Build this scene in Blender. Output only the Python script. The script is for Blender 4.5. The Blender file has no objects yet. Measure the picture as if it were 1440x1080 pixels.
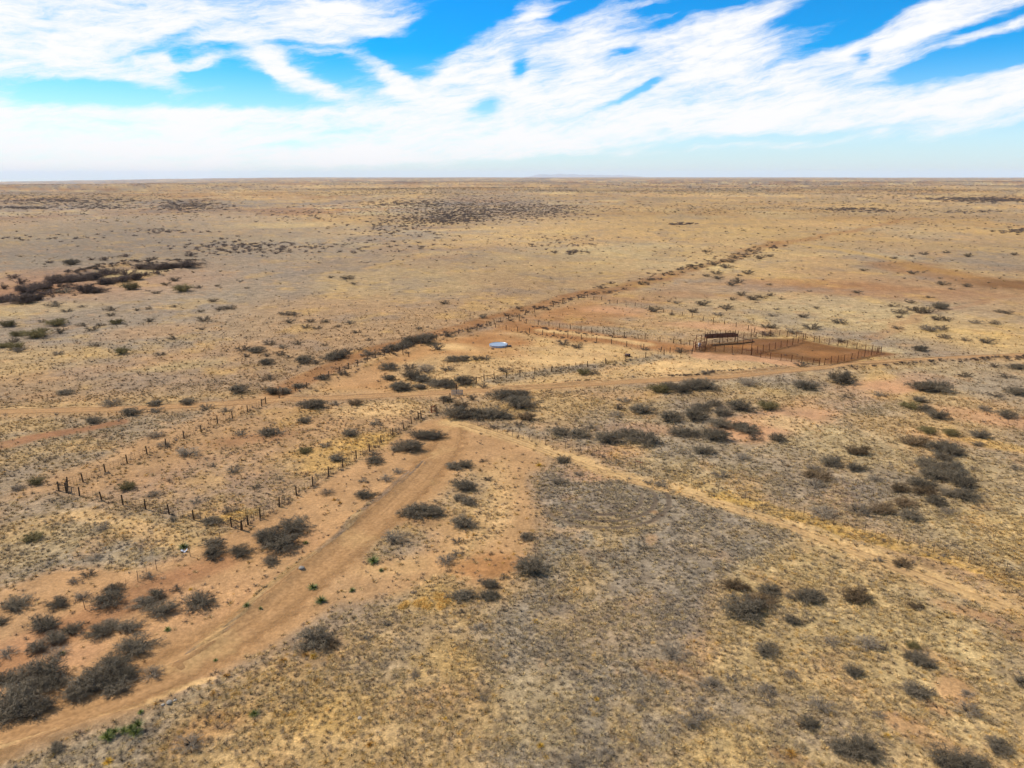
import bpy, math, random
import numpy as np
from mathutils import Vector, Matrix

SC = bpy.context.scene
COL = SC.collection
R = math.radians
PI = math.pi
rng = np.random.default_rng(7)
random.seed(7)

# ------------------------------------------------------------------ camera
H = 40.0                       # drone height above the plain
FPX = 973.0                    # focal length in photo pixels (1440 wide)
PITCH = math.atan((540 - 247.5) / FPX)
CP, SP = math.cos(PITCH), math.sin(PITCH)
cam_d = bpy.data.cameras.new('camera')
cam_d.sensor_width = 36.0
cam_d.lens = FPX / 1440 * 36.0
cam_d.clip_start = 0.5
cam_d.clip_end = 200000
cam = bpy.data.objects.new('camera', cam_d)
COL.objects.link(cam)
cam.location = (0, 0, H)
cam.rotation_euler = (PI / 2 - PITCH, 0, 0)
SC.camera = cam
SC.view_settings.view_transform = 'Standard'
SC.view_settings.look = 'None'
SC.view_settings.exposure = 0.0
SC.view_settings.gamma = 1.0
SC.cycles.use_denoising = True
SC.cycles.max_bounces = 5
SC.cycles.diffuse_bounces = 2
SC.cycles.transparent_max_bounces = 12
SC.cycles.adaptive_threshold = .02
SC.cycles.volume_bounces = 1


# ------------------------------------------------------------------ noise
def _hash(ix, iy, seed):
    h = (ix.astype(np.int64) * 374761393 + iy.astype(np.int64) * 668265263 + seed * 1442695041) & 0xFFFFFFFF
    h = ((h ^ (h >> 13)) * 1274126177) & 0xFFFFFFFF
    h = h ^ (h >> 16)
    return (h & 0xFFFFFF) / float(0xFFFFFF)


def vnoise(x, y, seed=0):
    x0 = np.floor(x); y0 = np.floor(y)
    fx = x - x0; fy = y - y0
    fx = fx * fx * (3 - 2 * fx); fy = fy * fy * (3 - 2 * fy)
    a = _hash(x0, y0, seed); b = _hash(x0 + 1, y0, seed)
    c = _hash(x0, y0 + 1, seed); d = _hash(x0 + 1, y0 + 1, seed)
    return (a + (b - a) * fx) * (1 - fy) + (c + (d - c) * fx) * fy


def fbm(x, y, scale, seed=0, octv=4, gain=0.5):
    """0..1 noise, SCALE metres for the largest lumps"""
    x = np.asarray(x, float) / scale; y = np.asarray(y, float) / scale
    s = 0; a = 1.0; t = 0
    for k in range(octv):
        c, sn = math.cos(0.6 * k + 0.3), math.sin(0.6 * k + 0.3)
        s = s + a * vnoise(c * x - sn * y + 17.3 * k, sn * x + c * y - 9.1 * k, seed + 31 * k)
        t += a; a *= gain; x = x * 2.03; y = y * 2.03
    return s / t


def sstep(a, b, v):
    t = np.clip((v - a) / (b - a), 0, 1)
    return t * t * (3 - 2 * t)


# ------------------------------------------------------------------ photo pixel <-> plain
def ray(px, py):
    X = (np.asarray(px, float) - 720) / FPX
    Y = -(np.asarray(py, float) - 540) / FPX
    return X, CP + Y * SP, -SP + Y * CP        # world x, y, z of the view ray


def flat(px, py):
    X, Yw, Z = ray(px, py)
    t = H / np.maximum(-Z, 1e-4)
    return X * t, Yw * t


def pline(pts):
    a = np.array(pts, float)
    x, y = flat(a[:, 0], a[:, 1])
    return np.stack([x, y], 1)


def to_px(x, y, z=0.0):
    dz = z - H
    d = y * CP - dz * SP
    v = y * SP + dz * CP
    d = np.maximum(d, 0.01)
    return 720 + FPX * x / d, 540 - FPX * v / d


def seg_dist(x, y, P, closed=False):
    """distance to a polyline and the arc parameter"""
    best = np.full(x.shape, 1e9)
    n = len(P)
    for i in range(n if closed else n - 1):
        a = P[i]; b = P[(i + 1) % n]
        d = b - a; L2 = max(float(d @ d), 1e-9)
        t = np.clip(((x - a[0]) * d[0] + (y - a[1]) * d[1]) / L2, 0, 1)
        q = np.hypot(x - a[0] - t * d[0], y - a[1] - t * d[1])
        best = np.minimum(best, q)
    return best


def inside(x, y, P):
    c = np.zeros(x.shape, bool)
    n = len(P)
    for i in range(n):
        x1, y1 = P[i]; x2, y2 = P[(i + 1) % n]
        if y1 == y2:
            continue
        k = ((y1 > y) != (y2 > y)) & (x < (x2 - x1) * (y - y1) / (y2 - y1) + x1)
        c ^= k
    return c


# ------------------------------------------------------------------ places on the plain (photo pixels)
ROAD = [(-160, 592), (0, 579), (90, 577), (180, 575), (290, 569), (380, 563), (440, 561), (540, 556), (640, 551), (700, 548),
        (770, 543), (900, 536), (1000, 531), (1060, 526), (1140, 518), (1200, 512), (1290, 506), (1440, 499), (1600, 492)]
TRACK = [(-110, 1075), (-20, 1042), (60, 1012), (150, 985), (240, 948), (320, 902), (390, 850), (450, 800), (510, 750), (560, 705), (600, 662),
         (636, 622), (630, 596)]
TRACK_L = [(250, 935), (310, 895), (352, 856), (400, 815), (440, 785), (500, 730), (548, 692), (575, 668), (598, 650)]
TRACK_R = [(-30, 1062), (70, 1035), (130, 1018), (175, 1006), (215, 996), (250, 980), (300, 962)]
SIDE = [(640, 592), (700, 610), (760, 632), (850, 667), (950, 692), (1100, 738), (1250, 793), (1440, 868), (1560, 915)]
BERM_E1 = [(1000, 526), (1060, 522), (1110, 517)]
BERM_E2 = [(1180, 518), (1220, 512), (1300, 509), (1440, 504), (1560, 500)]
BERM_E3 = [(700, 546), (740, 543), (800, 540), (850, 535)]
RIDGE = [(395, 566), (420, 553), (440, 545), (480, 527), (520, 511), (560, 498), (620, 475), (660, 466)]
POND_A = [(100, 392), (150, 379), (200, 374), (250, 373), (278, 372)]
POND_B = [(40, 408), (100, 400), (170, 393), (230, 384), (278, 375)]
ARCS = [(845, 697, 5.3), (845, 697, 7.0), (845, 697, 8.7)]


def wp(x, y):
    return pline([(x, y)])[0]


_RIDGES = [(pline(TRACK_L), 0.9, 0.35), (pline(TRACK_R), 0.8, 0.22), (pline(BERM_E1), 0.9, 0.4), (pline(BERM_E2), 0.9, 0.45),
           (pline(BERM_E3), 0.7, 0.4), (pline(RIDGE), 1.6, 0.35), (pline(POND_A), 6.0, 2.2), (pline(POND_B), 4.0, .7)]


def height(x, y):
    x = np.asarray(x, float); y = np.asarray(y, float)
    r = np.hypot(x, y)
    z = 0.22 * (fbm(x, y, 24, 3, 3) - 0.5) * sstep(20, 60, r)
    z = z + sstep(450, 2500, r) * 19.0 * (fbm(x, y, 900, 11, 3) - 0.62)
    z = z + sstep(2500, 9000, r) * 16.0 * (fbm(x, y, 2600, 12, 2) - 0.70)
    az = np.arctan2(x, np.maximum(y, 1e-3))
    left = sstep(R(-14), R(-38), az) if False else sstep(0, 1, (R(-15) - az) / R(24))
    z = z - left * 140 * sstep(4300, 13000, r)
    z = z - sstep(14000, 26000, r) * 6.0
    for P, w, hh in _RIDGES:
        m = (x > P[:, 0].min() - 4 * w) & (x < P[:, 0].max() + 4 * w) & (y > P[:, 1].min() - 4 * w) & (y < P[:, 1].max() + 4 * w)
        if m.any():
            xs = x[m]; ys = y[m]
            d = seg_dist(xs, ys, P)
            lump = 0.45 + 1.1 * fbm(xs, ys, 3.5, 5, 2)
            z[m] = z[m] + hh * lump * np.exp(-(d / w) ** 2)
    return z


def hz(x, y):
    return float(height(np.array([x]), np.array([y]))[0])


def ground_at(px, py):
    """point of the plain seen at photo pixel"""
    X, Yw, Z = [float(v) for v in ray(px, py)]
    z = 0.0
    for _ in range(6):
        t = (H - z) / max(-Z, 1e-4)
        z = hz(X * t, Yw * t)
    return Vector((X * t, Yw * t, z))


def mpp(px, py):
    """metres per photo pixel across the view at that ground pixel"""
    x, y = [float(v) for v in flat(px, py)]
    return (y * CP + H * SP) / FPX


# ------------------------------------------------------------------ soil and grass colour zones (albedo)
def lin(r, g, b, k=1.0):
    f = lambda c: (c / 255 / 12.92 if c / 255 <= 0.04045 else ((c / 255 + 0.055) / 1.055) ** 2.4)
    return np.array([f(r), f(g) * .94, f(b) * .855]) * k


K = .79
C_TAN = lin(186, 150, 105, K)
C_GOLD = lin(203, 166, 108, K)
C_GREY = lin(158, 143, 120, K)
C_GREYB = lin(148, 133, 117, K)
C_SOIL = lin(194, 151, 104, K)
C_TRACK = lin(186, 143, 96, K)
C_RED = lin(162, 113, 76, K)
C_PINK = lin(205, 155, 112, K)
C_SAND = lin(222, 182, 124, K)
C_STRAW = lin(222, 176, 88, K)
C_CORRAL = lin(134, 94, 56, K)
C_BROWN = lin(168, 116, 68, K)
C_PALE = lin(200, 172, 120, K)
C_DARK = lin(116, 99, 82, K)
C_CREAM = lin(222, 194, 136, K)

# (kind, geometry in photo pixels, colour, strength, edge softness in m, grass cover inside or None)
ZONES = [
    # far plain
    ('E', (300, 410, 560, 120), lin(160, 125, 91, K), .62, .6, .5), ('E', (520, 470, 260, 40), C_SOIL * .88, .35, .6, .4),
    ('E', (230, 420, 430, 105), C_GREYB * 1.02, .5, .6, .6), ('E', (620, 400, 260, 50), C_TAN * .92, .4, .6, .5), ('E', (120, 540, 240, 40), C_TAN * .9, .4, .6, .5),
    ('E', (1080, 305, 420, 42), C_GOLD, .75, .5, .4), ('E', (1300, 272, 300, 14), C_GOLD, .5, .5, .4),
    ('E', (560, 268, 420, 12), C_GOLD, .45, .5, .4),
    ('E', (230, 350, 330, 55), C_GREY, .75, .4, .6), ('E', (150, 300, 260, 22), C_GREYB, .55, .4, .6),
    ('E', (690, 290, 130, 22), C_GREYB, .75, .5, .6), ('E', (600, 312, 90, 10), C_DARK, .4, .5, .6),
    ('E', (80, 280, 110, 9), C_DARK, .4, .5, .6), ('E', (265, 287, 60, 9), C_DARK, .4, .5, .6),
    ('E', (205, 297, 70, 5), C_RED, .4, .5, .3), ('E', (400, 316, 70, 4), C_CREAM, .6, .5, .3),
    ('E', (700, 340, 130, 8), C_CREAM, .35, .5, .3), ('E', (880, 352, 120, 8), C_CREAM, .4, .5, .3),
    ('E', (150, 455, 230, 60), C_GREY, .65, .4, .6), ('E', (330, 405, 160, 25), C_GREY, .5, .4, .6),
    ('E', (560, 400, 120, 22), C_PALE, .55, .4, .6), ('E', (480, 450, 190, 35), C_TAN, .5, .4, .5),
    ('E', (30, 510, 90, 22), C_GOLD, .6, .4, .5), ('E', (260, 510, 70, 8), C_PALE, .6, .4, .5),
    ('E', (120, 520, 120, 8), C_SOIL, .5, .5, .3), ('E', (330, 490, 140, 12), C_SOIL, .5, .5, .3), ('E', (200, 466, 70, 8), C_SOIL, .5, .5, .3),
    ('E', (1100, 300, 60, 5), C_CREAM, .4, .5, .3),
    ('E', (1230, 350, 170, 10), C_GREY, .4, .5, .5), ('E', (1390, 372, 120, 14), C_GREY, .45, .5, .5),
    ('E', (960, 360, 140, 20), C_CREAM, .45, .4, .5), ('E', (760, 372, 120, 18), C_PALE, .4, .4, .5),
    ('E', (1230, 408, 190, 9), C_RED, .65, .5, .2), ('E', (1170, 398, 90, 6), C_BROWN, .5, .5, .2), ('E', (1290, 400, 110, 10), C_RED, .45, .5, .2),
    ('L', ([(1090, 338), (1160, 350), (1230, 363), (1300, 378), (1360, 390)], 5), C_STRAW * .95, .55, .5, .2),
    ('L', ([(1260, 372), (1330, 388), (1400, 398), (1500, 404)], 14), C_BROWN * .85, .8, .5, .1), ('E', (1425, 402, 70, 8), C_CORRAL * .8, .8, .5, .1),
    ('L', ([(1080, 348), (1150, 333), (1220, 319), (1290, 306)], 5), C_BROWN, .65, .4, .1),
    ('E', (1130, 425, 150, 14), C_PALE, .5, .4, .5), ('E', (1200, 450, 150, 16), C_PALE, .6, .4, .5), ('E', (1190, 486, 60, 6), C_CREAM, .6, .4, .3),
    ('E', (1380, 470, 130, 25), C_GOLD, .5, .4, .5), ('L', ([(1200, 470), (1290, 440), (1330, 432), (1420, 418)], 2), C_RED, .4, .5, .2),
    # stock pond
    ('E', (130, 402, 165, 24), C_PINK * .82, .55, .5, .15), ('E', (40, 395, 70, 14), C_RED, .45, .5, .1), ('E', (182, 386, 42, 5), C_CREAM, .95, .3, 0),
    ('E', (60, 410, 80, 10), C_RED, .6, .4, .1), ('E', (45, 438, 70, 10), C_PALE, .5, .4, .5),
    # left mid ground
    ('P', [(0, 565), (300, 548), (380, 553), (360, 562), (0, 590)], C_GOLD, .5, .4, .5),
    ('P', [(0, 590), (330, 575), (250, 615), (90, 670), (0, 690)], C_GREY, .55, .4, .7),
    ('L', ([(-60, 640), (0, 626), (60, 611), (130, 600), (180, 590)], 1.8), C_RED, .8, .5, 0),
    ('L', ([(-60, 740), (20, 712), (90, 675), (180, 640), (300, 590), (390, 556)], 3.2), C_SOIL, .75, .5, .1),
    ('P', [(100, 690), (230, 630), (390, 570), (440, 575), (300, 640), (180, 690)], C_SOIL * .92, .7, .4, .15),
    ('P', [(110, 695), (340, 740), (600, 588), (560, 570), (420, 590), (300, 650)], C_SOIL * .97, .6, .4, .28),
    ('E', (340, 655, 60, 12), C_SAND, .55, .5, .3), ('E', (310, 665, 100, 25), C_PINK * .9, .4, .5, .3),
    ('E', (450, 645, 60, 18), C_STRAW, .45, .5, .7), ('E', (520, 620, 50, 12), C_STRAW, .6, .5, .7), ('E', (345, 722, 30, 7), C_STRAW, .9, .4, 1),
    ('E', (545, 575, 70, 10), C_SAND, .7, .5, .4), ('E', (360, 617, 60, 8), C_RED, .5, .5, .1),
    ('P', [(0, 700), (90, 690), (330, 745), (200, 800), (60, 830), (0, 830)], C_GREY * 1.05, .6, .4, .8),
    ('E', (170, 715, 90, 9), C_TAN, .5, .5, .6), ('L', ([(120, 722), (180, 738), (240, 752), (290, 770)], 1.6), C_SAND, .6, .6, .1),
    ('E', (60, 770, 80, 22), C_PALE, .45, .4, .8),
    # bare swath with the track
    ('P', [(-60, 850), (90, 800), (200, 800), (300, 760), (380, 718), (500, 650), (600, 592), (645, 588), (720, 610), (740, 680), (680, 740), (640, 800), (560, 840),
           (470, 860), (420, 890), (300, 960), (180, 1020), (-60, 1100)], C_SOIL * 1.02, .97, .3, .08),
    ('P', [(630, 800), (650, 680), (720, 640), (760, 650), (735, 760)], C_SAND, .5, .5, .28),
    ('L', ([(680, 603), (728, 635), (752, 680), (748, 730), (715, 790), (680, 808)], 2.6), C_SOIL * 1.02, .8, .5, .06),
    ('E', (620, 720, 26, 30), C_TAN, .4, .5, .3), ('E', (560, 765, 50, 25), C_GREY, .7, .5, .9), ('E', (660, 700, 40, 40), C_PALE, .45, .5, .6),
    ('L', ([(-40, 960), (60, 900), (150, 862), (230, 828), (310, 790)], 2.2), C_RED * 1.12, .6, .5, .05),
    ('E', (100, 925, 45, 20), C_PINK * 1.1, .6, .5, .1), ('E', (30, 900, 60, 12), C_PINK * 1.05, .5, .5, .1), ('E', (300, 850, 90, 30), C_PINK * .95, .4, .5, .3),
    ('E', (230, 815, 60, 10), C_RED * 1.1, .4, .5, .1), ('E', (420, 760, 40, 20), C_PINK * .95, .4, .5, .3),
    ('L', (TRACK, 3.1), C_TRACK, .9, .5, 0.0),
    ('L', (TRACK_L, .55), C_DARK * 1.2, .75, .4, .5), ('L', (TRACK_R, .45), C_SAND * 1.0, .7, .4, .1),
    ('E', (690, 800, 60, 16), C_BROWN * 1.15, .6, .5, .1),
    ('P', [(545, 858), (590, 835), (612, 828), (640, 842), (618, 856), (570, 862)], C_STRAW * 1.05, .8, .6, .3),
    ('E', (560, 800, 50, 12), C_SAND, .4, .5, .2),
    # bottom grass
    ('P', [(180, 1130), (260, 1000), (330, 965), (430, 905), (540, 862), (640, 860), (700, 880), (720, 960), (700, 1130)], C_GOLD, .75, .35, 1.),
    ('E', (560, 930, 60, 25), C_GREY, .5, .5, .9), ('E', (290, 1030, 60, 20), C_BROWN * 1.1, .45, .5, .4), ('E', (330, 985, 50, 14), C_DARK * 1.3, .4, .5, .4),
    ('E', (620, 985, 70, 20), C_SOIL, .4, .5, .5), ('E', (470, 1000, 80, 30), C_STRAW * .95, .35, .5, 1.),
    ('P', [(755, 668), (800, 650), (900, 662), (1040, 705), (1140, 750), (1080, 800), (1010, 830), (985, 900), (960, 985), (990, 1060), (960, 1130), (730, 1130), (680, 1060), (735, 1000), (690, 950), (660, 900), (735, 830),
           (765, 740)], C_GREY, .9, .5, 1.),
    ('E', (760, 1000, 60, 60), C_PALE, .4, .5, 1.), ('E', (850, 890, 90, 40), C_TAN, .3, .5, 1.), ('E', (940, 945, 45, 14), C_SOIL, .45, .5, .5),
    ('E', (915, 765, 12, 9), C_SOIL, .8, .5, 0), ('E', (914, 722, 7, 3), C_SOIL * .8, .9, .4, 0), ('E', (830, 668, 45, 12), C_PINK, .7, .5, .1), ('E', (805, 700, 16, 5), C_PINK, .5, .5, .2),
    ('P', [(1040, 800), (1130, 760), (1280, 800), (1440, 860), (1540, 900), (1540, 1130), (960, 1130), (990, 980), (1010, 870)], C_PALE * .98, .8, .35, .95),
    ('E', (1240, 800, 90, 18), C_TAN, .5, .5, .7), ('E', (1230, 890, 110, 25), C_CREAM * .9, .5, .5, .8),
    ('E', (1355, 862, 40, 9), C_SOIL, .9, .4, .1), ('E', (1330, 975, 26, 24), C_SOIL, .9, .4, .1), ('E', (1262, 1018, 26, 12), C_SOIL * 1.05, .9, .4, .1),
    ('E', (1300, 1000, 24, 8), C_RED * 1.1, .5, .4, .1), ('E', (1310, 1050, 60, 12), C_SOIL, .7, .5, .2), ('E', (1420, 880, 36, 26), C_RED * 1.25, .5, .5, .4),
    ('E', (1310, 930, 40, 9), C_SOIL, .6, .5, .3), ('E', (1110, 1010, 110, 40), C_GREYB * 1.15, .5, .5, .9), ('E', (1180, 960, 60, 14), C_SAND, .4, .5, .5),
    ('E', (1105, 1068, 30, 10), C_RED * 1.1, .5, .5, .3), ('E', (1010, 995, 60, 20), C_GREYB, .4, .5, .9),
    ('P', [(940, 690), (1000, 690), (1150, 740), (1240, 780), (1180, 780), (1050, 725)], C_CREAM * .95, .6, .5, .7),
    ('L', (SIDE, 1.6), C_SAND * .97, .85, .6, .08),
    ('L', ([(1020, 702), (1160, 737), (1320, 781), (1440, 818), (1560, 850)], .9), C_STRAW * .9, .7, .5, 1.),
    ('L', ([(1000, 702), (1160, 745), (1320, 790), (1440, 832), (1560, 872)], .6), C_STRAW * .85, .7, .5, 1.),
    # right middle field
    ('P', [(700, 600), (900, 620), (1100, 650), (1300, 680), (1540, 700), (1540, 850), (1440, 815), (1250, 755), (1050, 700), (900, 655), (800, 630)], C_GREY * 1.12, .7, .4, .9),
    ('E', (1410, 750, 130, 50), C_PALE, .8, .5, 1.), ('E', (1230, 640, 150, 25), C_PALE, .55, .5, .8), ('E', (1000, 670, 120, 18), C_PALE * .92, .5, .5, .9),
    ('E', (1150, 690, 90, 16), C_GREYB, .5, .5, .9), ('E', (1300, 690, 70, 30), C_DARK * 1.2, .35, .5, .8),
    ('L', ([(1040, 610), (1110, 586), (1170, 562), (1230, 548), (1290, 535)], 5.0), C_PINK * 1.04, .85, .5, .05),
    ('E', (1390, 592, 90, 10), C_PINK, .7, .5, .2), ('E', (1330, 622, 60, 7), C_PINK, .4, .5, .3), ('E', (1400, 632, 60, 6), C_STRAW, .5, .5, .5), ('E', (900, 606, 60, 8), C_PINK, .55, .5, .3),
    ('E', (860, 638, 40, 10), C_PINK, .55, .5, .3), ('E', (1060, 592, 50, 8), C_PINK, .5, .5, .2), ('E', (1120, 600, 60, 10), C_CREAM, .5, .5, .6),
    ('E', (800, 575, 120, 20), C_GOLD, .6, .5, .7), ('E', (1000, 556, 150, 12), C_GOLD, .55, .5, .7), ('E', (1200, 572, 60, 12), C_GREY * 1.1, .6, .5, .8),
    ('E', (870, 556, 50, 9), C_SOIL, .5, .5, .3), ('E', (1080, 548, 90, 7), C_PALE, .5, .5, .6), ('E', (1380, 545, 120, 16), C_GREY * 1.1, .5, .5, .7),
    ('E', (1150, 549, 120, 8), C_GREY, .4, .5, .7),
    # tank yard, lane, corral
    ('P', [(430, 555), (500, 520), (600, 480), (720, 455), (840, 478), (975, 500), (1110, 518), (900, 536), (640, 555)], C_SAND * .9, .8, .3, .25),
    ('P', [(455, 548), (530, 512), (600, 480), (720, 452), (712, 466), (640, 498), (560, 515), (560, 555)], C_BROWN * 1.2, .6, .4, .05),
    ('E', (655, 487, 42, 7), C_SAND * 1.08, .95, .3, 0), ('E', (800, 506, 60, 9), C_SAND * 1.05, .8, .4, .1), ('E', (835, 490, 50, 6), C_SAND, .7, .4, .2),
    ('E', (940, 516, 90, 9), C_SAND * 1.05, .8, .4, .2), ('E', (700, 478, 55, 9), C_BROWN * 1.05, .75, .4, .05), ('E', (690, 495, 60, 8), C_BROWN * 1.15, .5, .4, .1),
    ('E', (500, 530, 60, 12), C_SOIL, .7, .4, .05), ('L', ([(697, 535), (727, 530), (780, 522), (857, 512), (930, 502)], 2.2), C_GREY * 1.0, .7, .4, .8),
    ('P', [(846, 421), (1064, 468), (985, 487), (730, 450), (760, 438)], C_TAN, .75, .3, .4),
    ('P', [(760, 437), (835, 420), (930, 442), (860, 446), (730, 452)], C_BROWN * 1.15, .7, .4, .1), ('E', (880, 433, 50, 6), C_PINK * 1.05, .7, .4, .1),
    ('E', (1010, 456, 70, 5), C_PINK * 1.02, .7, .4, .1), ('E', (820, 452, 60, 5), C_BROWN, .5, .4, .4), ('E', (860, 463, 90, 5), C_GREY, .6, .4, .7),
    ('P', [(700, 457), (730, 450), (985, 486), (977, 497), (942, 496), (860, 484), (745, 468), (711, 464)], C_BROWN * 1.06, .9, .25, 0.02),
    ('L', ([(765, 462), (810, 467), (880, 477), (915, 484)], 2.0), C_SAND, .9, .5, 0),
    ('P', [(975, 497), (1000, 484), (1062, 473), (1110, 472), (1150, 480), (1240, 496), (1159, 514), (1085, 506)], C_CORRAL, 1., .12, 0),
    ('E', (1150, 497, 40, 6), C_BROWN * 1.05, .5, .6, 0), ('E', (1090, 482, 30, 4), C_RED * .8, .5, .6, 0), ('E', (1040, 487, 40, 4), C_BROWN * 1.1, .5, .6, 0), ('E', (1200, 495, 30, 4), C_RED * .85, .5, .6, 0),
    ('L', ([(985, 500), (1040, 504), (1100, 513)], 3.0), C_PINK * .95, .9, .4, .05),
    ('L', ([(395, 552), (440, 532), (500, 503), (560, 483), (640, 462), (720, 440), (800, 418), (850, 408)], 3.0), C_BROWN * .86, .75, .5, .1),
    ('L', ([(850, 410), (940, 388), (1050, 352), (1100, 340)], 5), C_BROWN * .8, .7, .5, .2), ('E', (900, 418, 60, 6), C_RED, .5, .5, .1), ('E', (980, 412, 70, 4), C_RED, .45, .5, .1),
    ('L', (ROAD, 2.6), C_SOIL * .95, .55, .6, .1),
]


def _zone_mask(x, y, z, wx, wy):
    kind, g, col, st, soft, cov = z
    if kind == 'E':
        cx, cy, rx, ry = g
        c = wp(cx, cy)
        ax = wp(cx + rx, cy) - c
        lo = wp(cx, cy + ry); hi = wp(cx, max(cy - ry, 250.5))
        rxm = abs(ax[0]); up = max(np.hypot(*(hi - c)), .3); dn = max(np.hypot(*(lo - c)), .3)
        u = c / np.hypot(*c)
        dx = wx - c[0]; dy = wy - c[1]
        along = dx * u[0] + dy * u[1]; side = dx * u[1] - dy * u[0]
        up = min(up, dn * 2.5)
        d = np.hypot(side / rxm, np.where(along > 0, along / up, along / dn))
        return sstep(1 + soft, 1 - soft, d)
    P = pline(g if kind == 'P' else g[0])
    pad = 1.0 + (soft * 0.07 * np.hypot(*P.mean(0)) if kind == 'P' else g[1] * (1 + soft))
    bb = (wx > P[:, 0].min() - pad) & (wx < P[:, 0].max() + pad) & (wy > P[:, 1].min() - pad) & (wy < P[:, 1].max() + pad)
    out = np.zeros(x.shape)
    if not bb.any(): return out
    wx = wx[bb]; wy = wy[bb]
    if kind == 'P':
        m = inside(wx, wy, P)
        d = seg_dist(wx, wy, P, True)
        dist = np.hypot(P.mean(0)[0], P.mean(0)[1])
        w = soft * 0.07 * dist
        out[bb] = sstep(-w, w, np.where(m, d, -d))
        return out
    d = seg_dist(wx, wy, P)
    out[bb] = sstep(g[1] * (1 + soft), g[1] * (1 - soft), d)
    return out


def soil(x, y):
    """albedo (n,3) and grass cover (n) of the plain at x, y"""
    x = np.asarray(x, float); y = np.asarray(y, float)
    r = np.hypot(x, y)
    amp = np.clip(r * 0.05, 1.0, 60)
    n1 = fbm(x, y, 9, 21, 4) - .5; n2 = fbm(x, y, 9, 22, 4) - .5
    m1 = fbm(x, y, 70, 23, 4) - .5; m2 = fbm(x, y, 70, 24, 4) - .5
    f = np.clip(r / 250, 0, 1)
    wx = x + 3.2 * n1 * (0.5 + f) + 26 * m1 * f ** 2
    wy = y + 3.2 * n2 * (0.5 + f) + 26 * m2 * f ** 2
    b = fbm(x, y, 130, 31, 5)
    c = fbm(x, y, 34, 32, 5)
    a = sstep(.38, .62, b)[:, None]
    alb = C_TAN * (1 - a) + C_GREY * 1.05 * a
    g = sstep(.5, .68, c)[:, None] * .7
    alb = alb * (1 - g) + C_GOLD * g
    s = sstep(.55, .70, fbm(x, y, 60, 33, 5))[:, None] * .6
    alb = alb * (1 - s) + C_SOIL * s
    fr = sstep(140, 420, r)
    for sc_, sd_, col_, lo_, st_ in ((75, 51, C_SOIL * .92, .55, .55), (55, 52, C_GREYB * .9, .54, .65), (65, 53, C_CREAM, .57, .55), (150, 54, C_BROWN * .95, .54, .6), (230, 55, C_GREYB * .85, .53, .5), (190, 56, C_GOLD * 1.05, .54, .5)):
        kk = (sstep(lo_, lo_ + .1, fbm(x, y, sc_, sd_, 5, .58)) * st_ * (.35 + .85 * fr))[:, None]
        alb = alb * (1 - kk) + col_ * kk
    cov = np.full(x.shape, .55)
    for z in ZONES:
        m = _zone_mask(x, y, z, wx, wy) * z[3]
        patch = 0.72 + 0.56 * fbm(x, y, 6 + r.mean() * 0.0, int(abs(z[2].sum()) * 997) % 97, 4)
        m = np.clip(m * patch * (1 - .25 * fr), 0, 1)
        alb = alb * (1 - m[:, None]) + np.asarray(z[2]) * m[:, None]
        if z[5] is not None:
            cov = cov * (1 - m) + z[5] * m
    # patches of bare soil, straw and grey litter at several sizes
    p = fbm(x, y, 5.5, 41, 5, .6)
    q = fbm(x, y, 16, 42, 5, .6)
    bare = sstep(.60, .74, p)[:, None] * .40 * (cov[:, None] > .15)
    alb = alb * (1 - bare) + C_SOIL * bare
    grey = sstep(.56, .72, q)[:, None] * .42 * sstep(.1, .4, cov)[:, None]
    alb = alb * (1 - grey) + C_GREYB * .92 * grey
    straw = sstep(.58, .74, fbm(x, y, 11, 43, 5, .6))[:, None] * .26 * sstep(.1, .4, cov)[:, None]
    alb = alb * (1 - straw) + C_STRAW * straw
    alb = alb * (0.72 + 0.56 * fbm(x, y, 3.4, 44, 5, .65))[:, None]
    big = fbm(x, y, 420, 45, 5, .6)
    alb = alb * (0.84 + 0.32 * big - fr * .10 + fr * .5 * (big - .5))[:, None]
    # worn circular wheel marks
    for cx, cy, rad in ARCS:
        cc = wp(cx, cy)
        d = np.abs(np.hypot(x - cc[0], y - cc[1]) - rad)
        ang = np.arctan2(y - cc[1], x - cc[0])
        k = sstep(.57, .18, d) * .84 * sstep(-2.9, -2.3, ang) * sstep(.9, .3, ang) * (0.4 + 1.0 * fbm(x, y, 4, 46, 2))
        alb = alb * (1 - k[:, None]) + C_DARK * .8 * k[:, None]
        cov = cov * (1 - np.minimum(1, 1.3 * k))
    return np.clip(alb, 0.01, .9), np.clip(cov, 0, 1)


# ------------------------------------------------------------------ object helpers
def tag(o, label=None, cat=None, group=None, kind=None):
    if label: o['label'] = label
    if cat: o['category'] = cat
    if group: o['group'] = group
    if kind: o['kind'] = kind
    return o


def empty(name, loc, rz=0.0, label=None, cat=None, group=None):
    o = bpy.data.objects.new(name, None)
    COL.objects.link(o)
    o.location = loc
    o.rotation_euler = (0, 0, rz)
    o.empty_display_size = 0.3
    return tag(o, label, cat, group)


def np_mesh(name, verts, faces, mat=None, smooth=False):
    """verts (n,3); faces: (m,k) array or list of lists"""
    me = bpy.data.meshes.new(name)
    verts = np.asarray(verts, np.float32)
    if isinstance(faces, np.ndarray):
        m, k = faces.shape
        me.vertices.add(len(verts)); me.vertices.foreach_set('co', verts.ravel())
        me.loops.add(m * k); me.loops.foreach_set('vertex_index', faces.astype(np.int32).ravel())
        me.polygons.add(m); me.polygons.foreach_set('loop_start', np.arange(0, m * k, k, dtype=np.int32))
        me.update(calc_edges=True)
        me.validate()
    else:
        me.from_pydata([tuple(map(float, v)) for v in verts], [], faces)
        me.update()
    if smooth:
        me.polygons.foreach_set('use_smooth', np.ones(len(me.polygons), bool))
    if mat: me.materials.append(mat)
    return me


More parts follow.
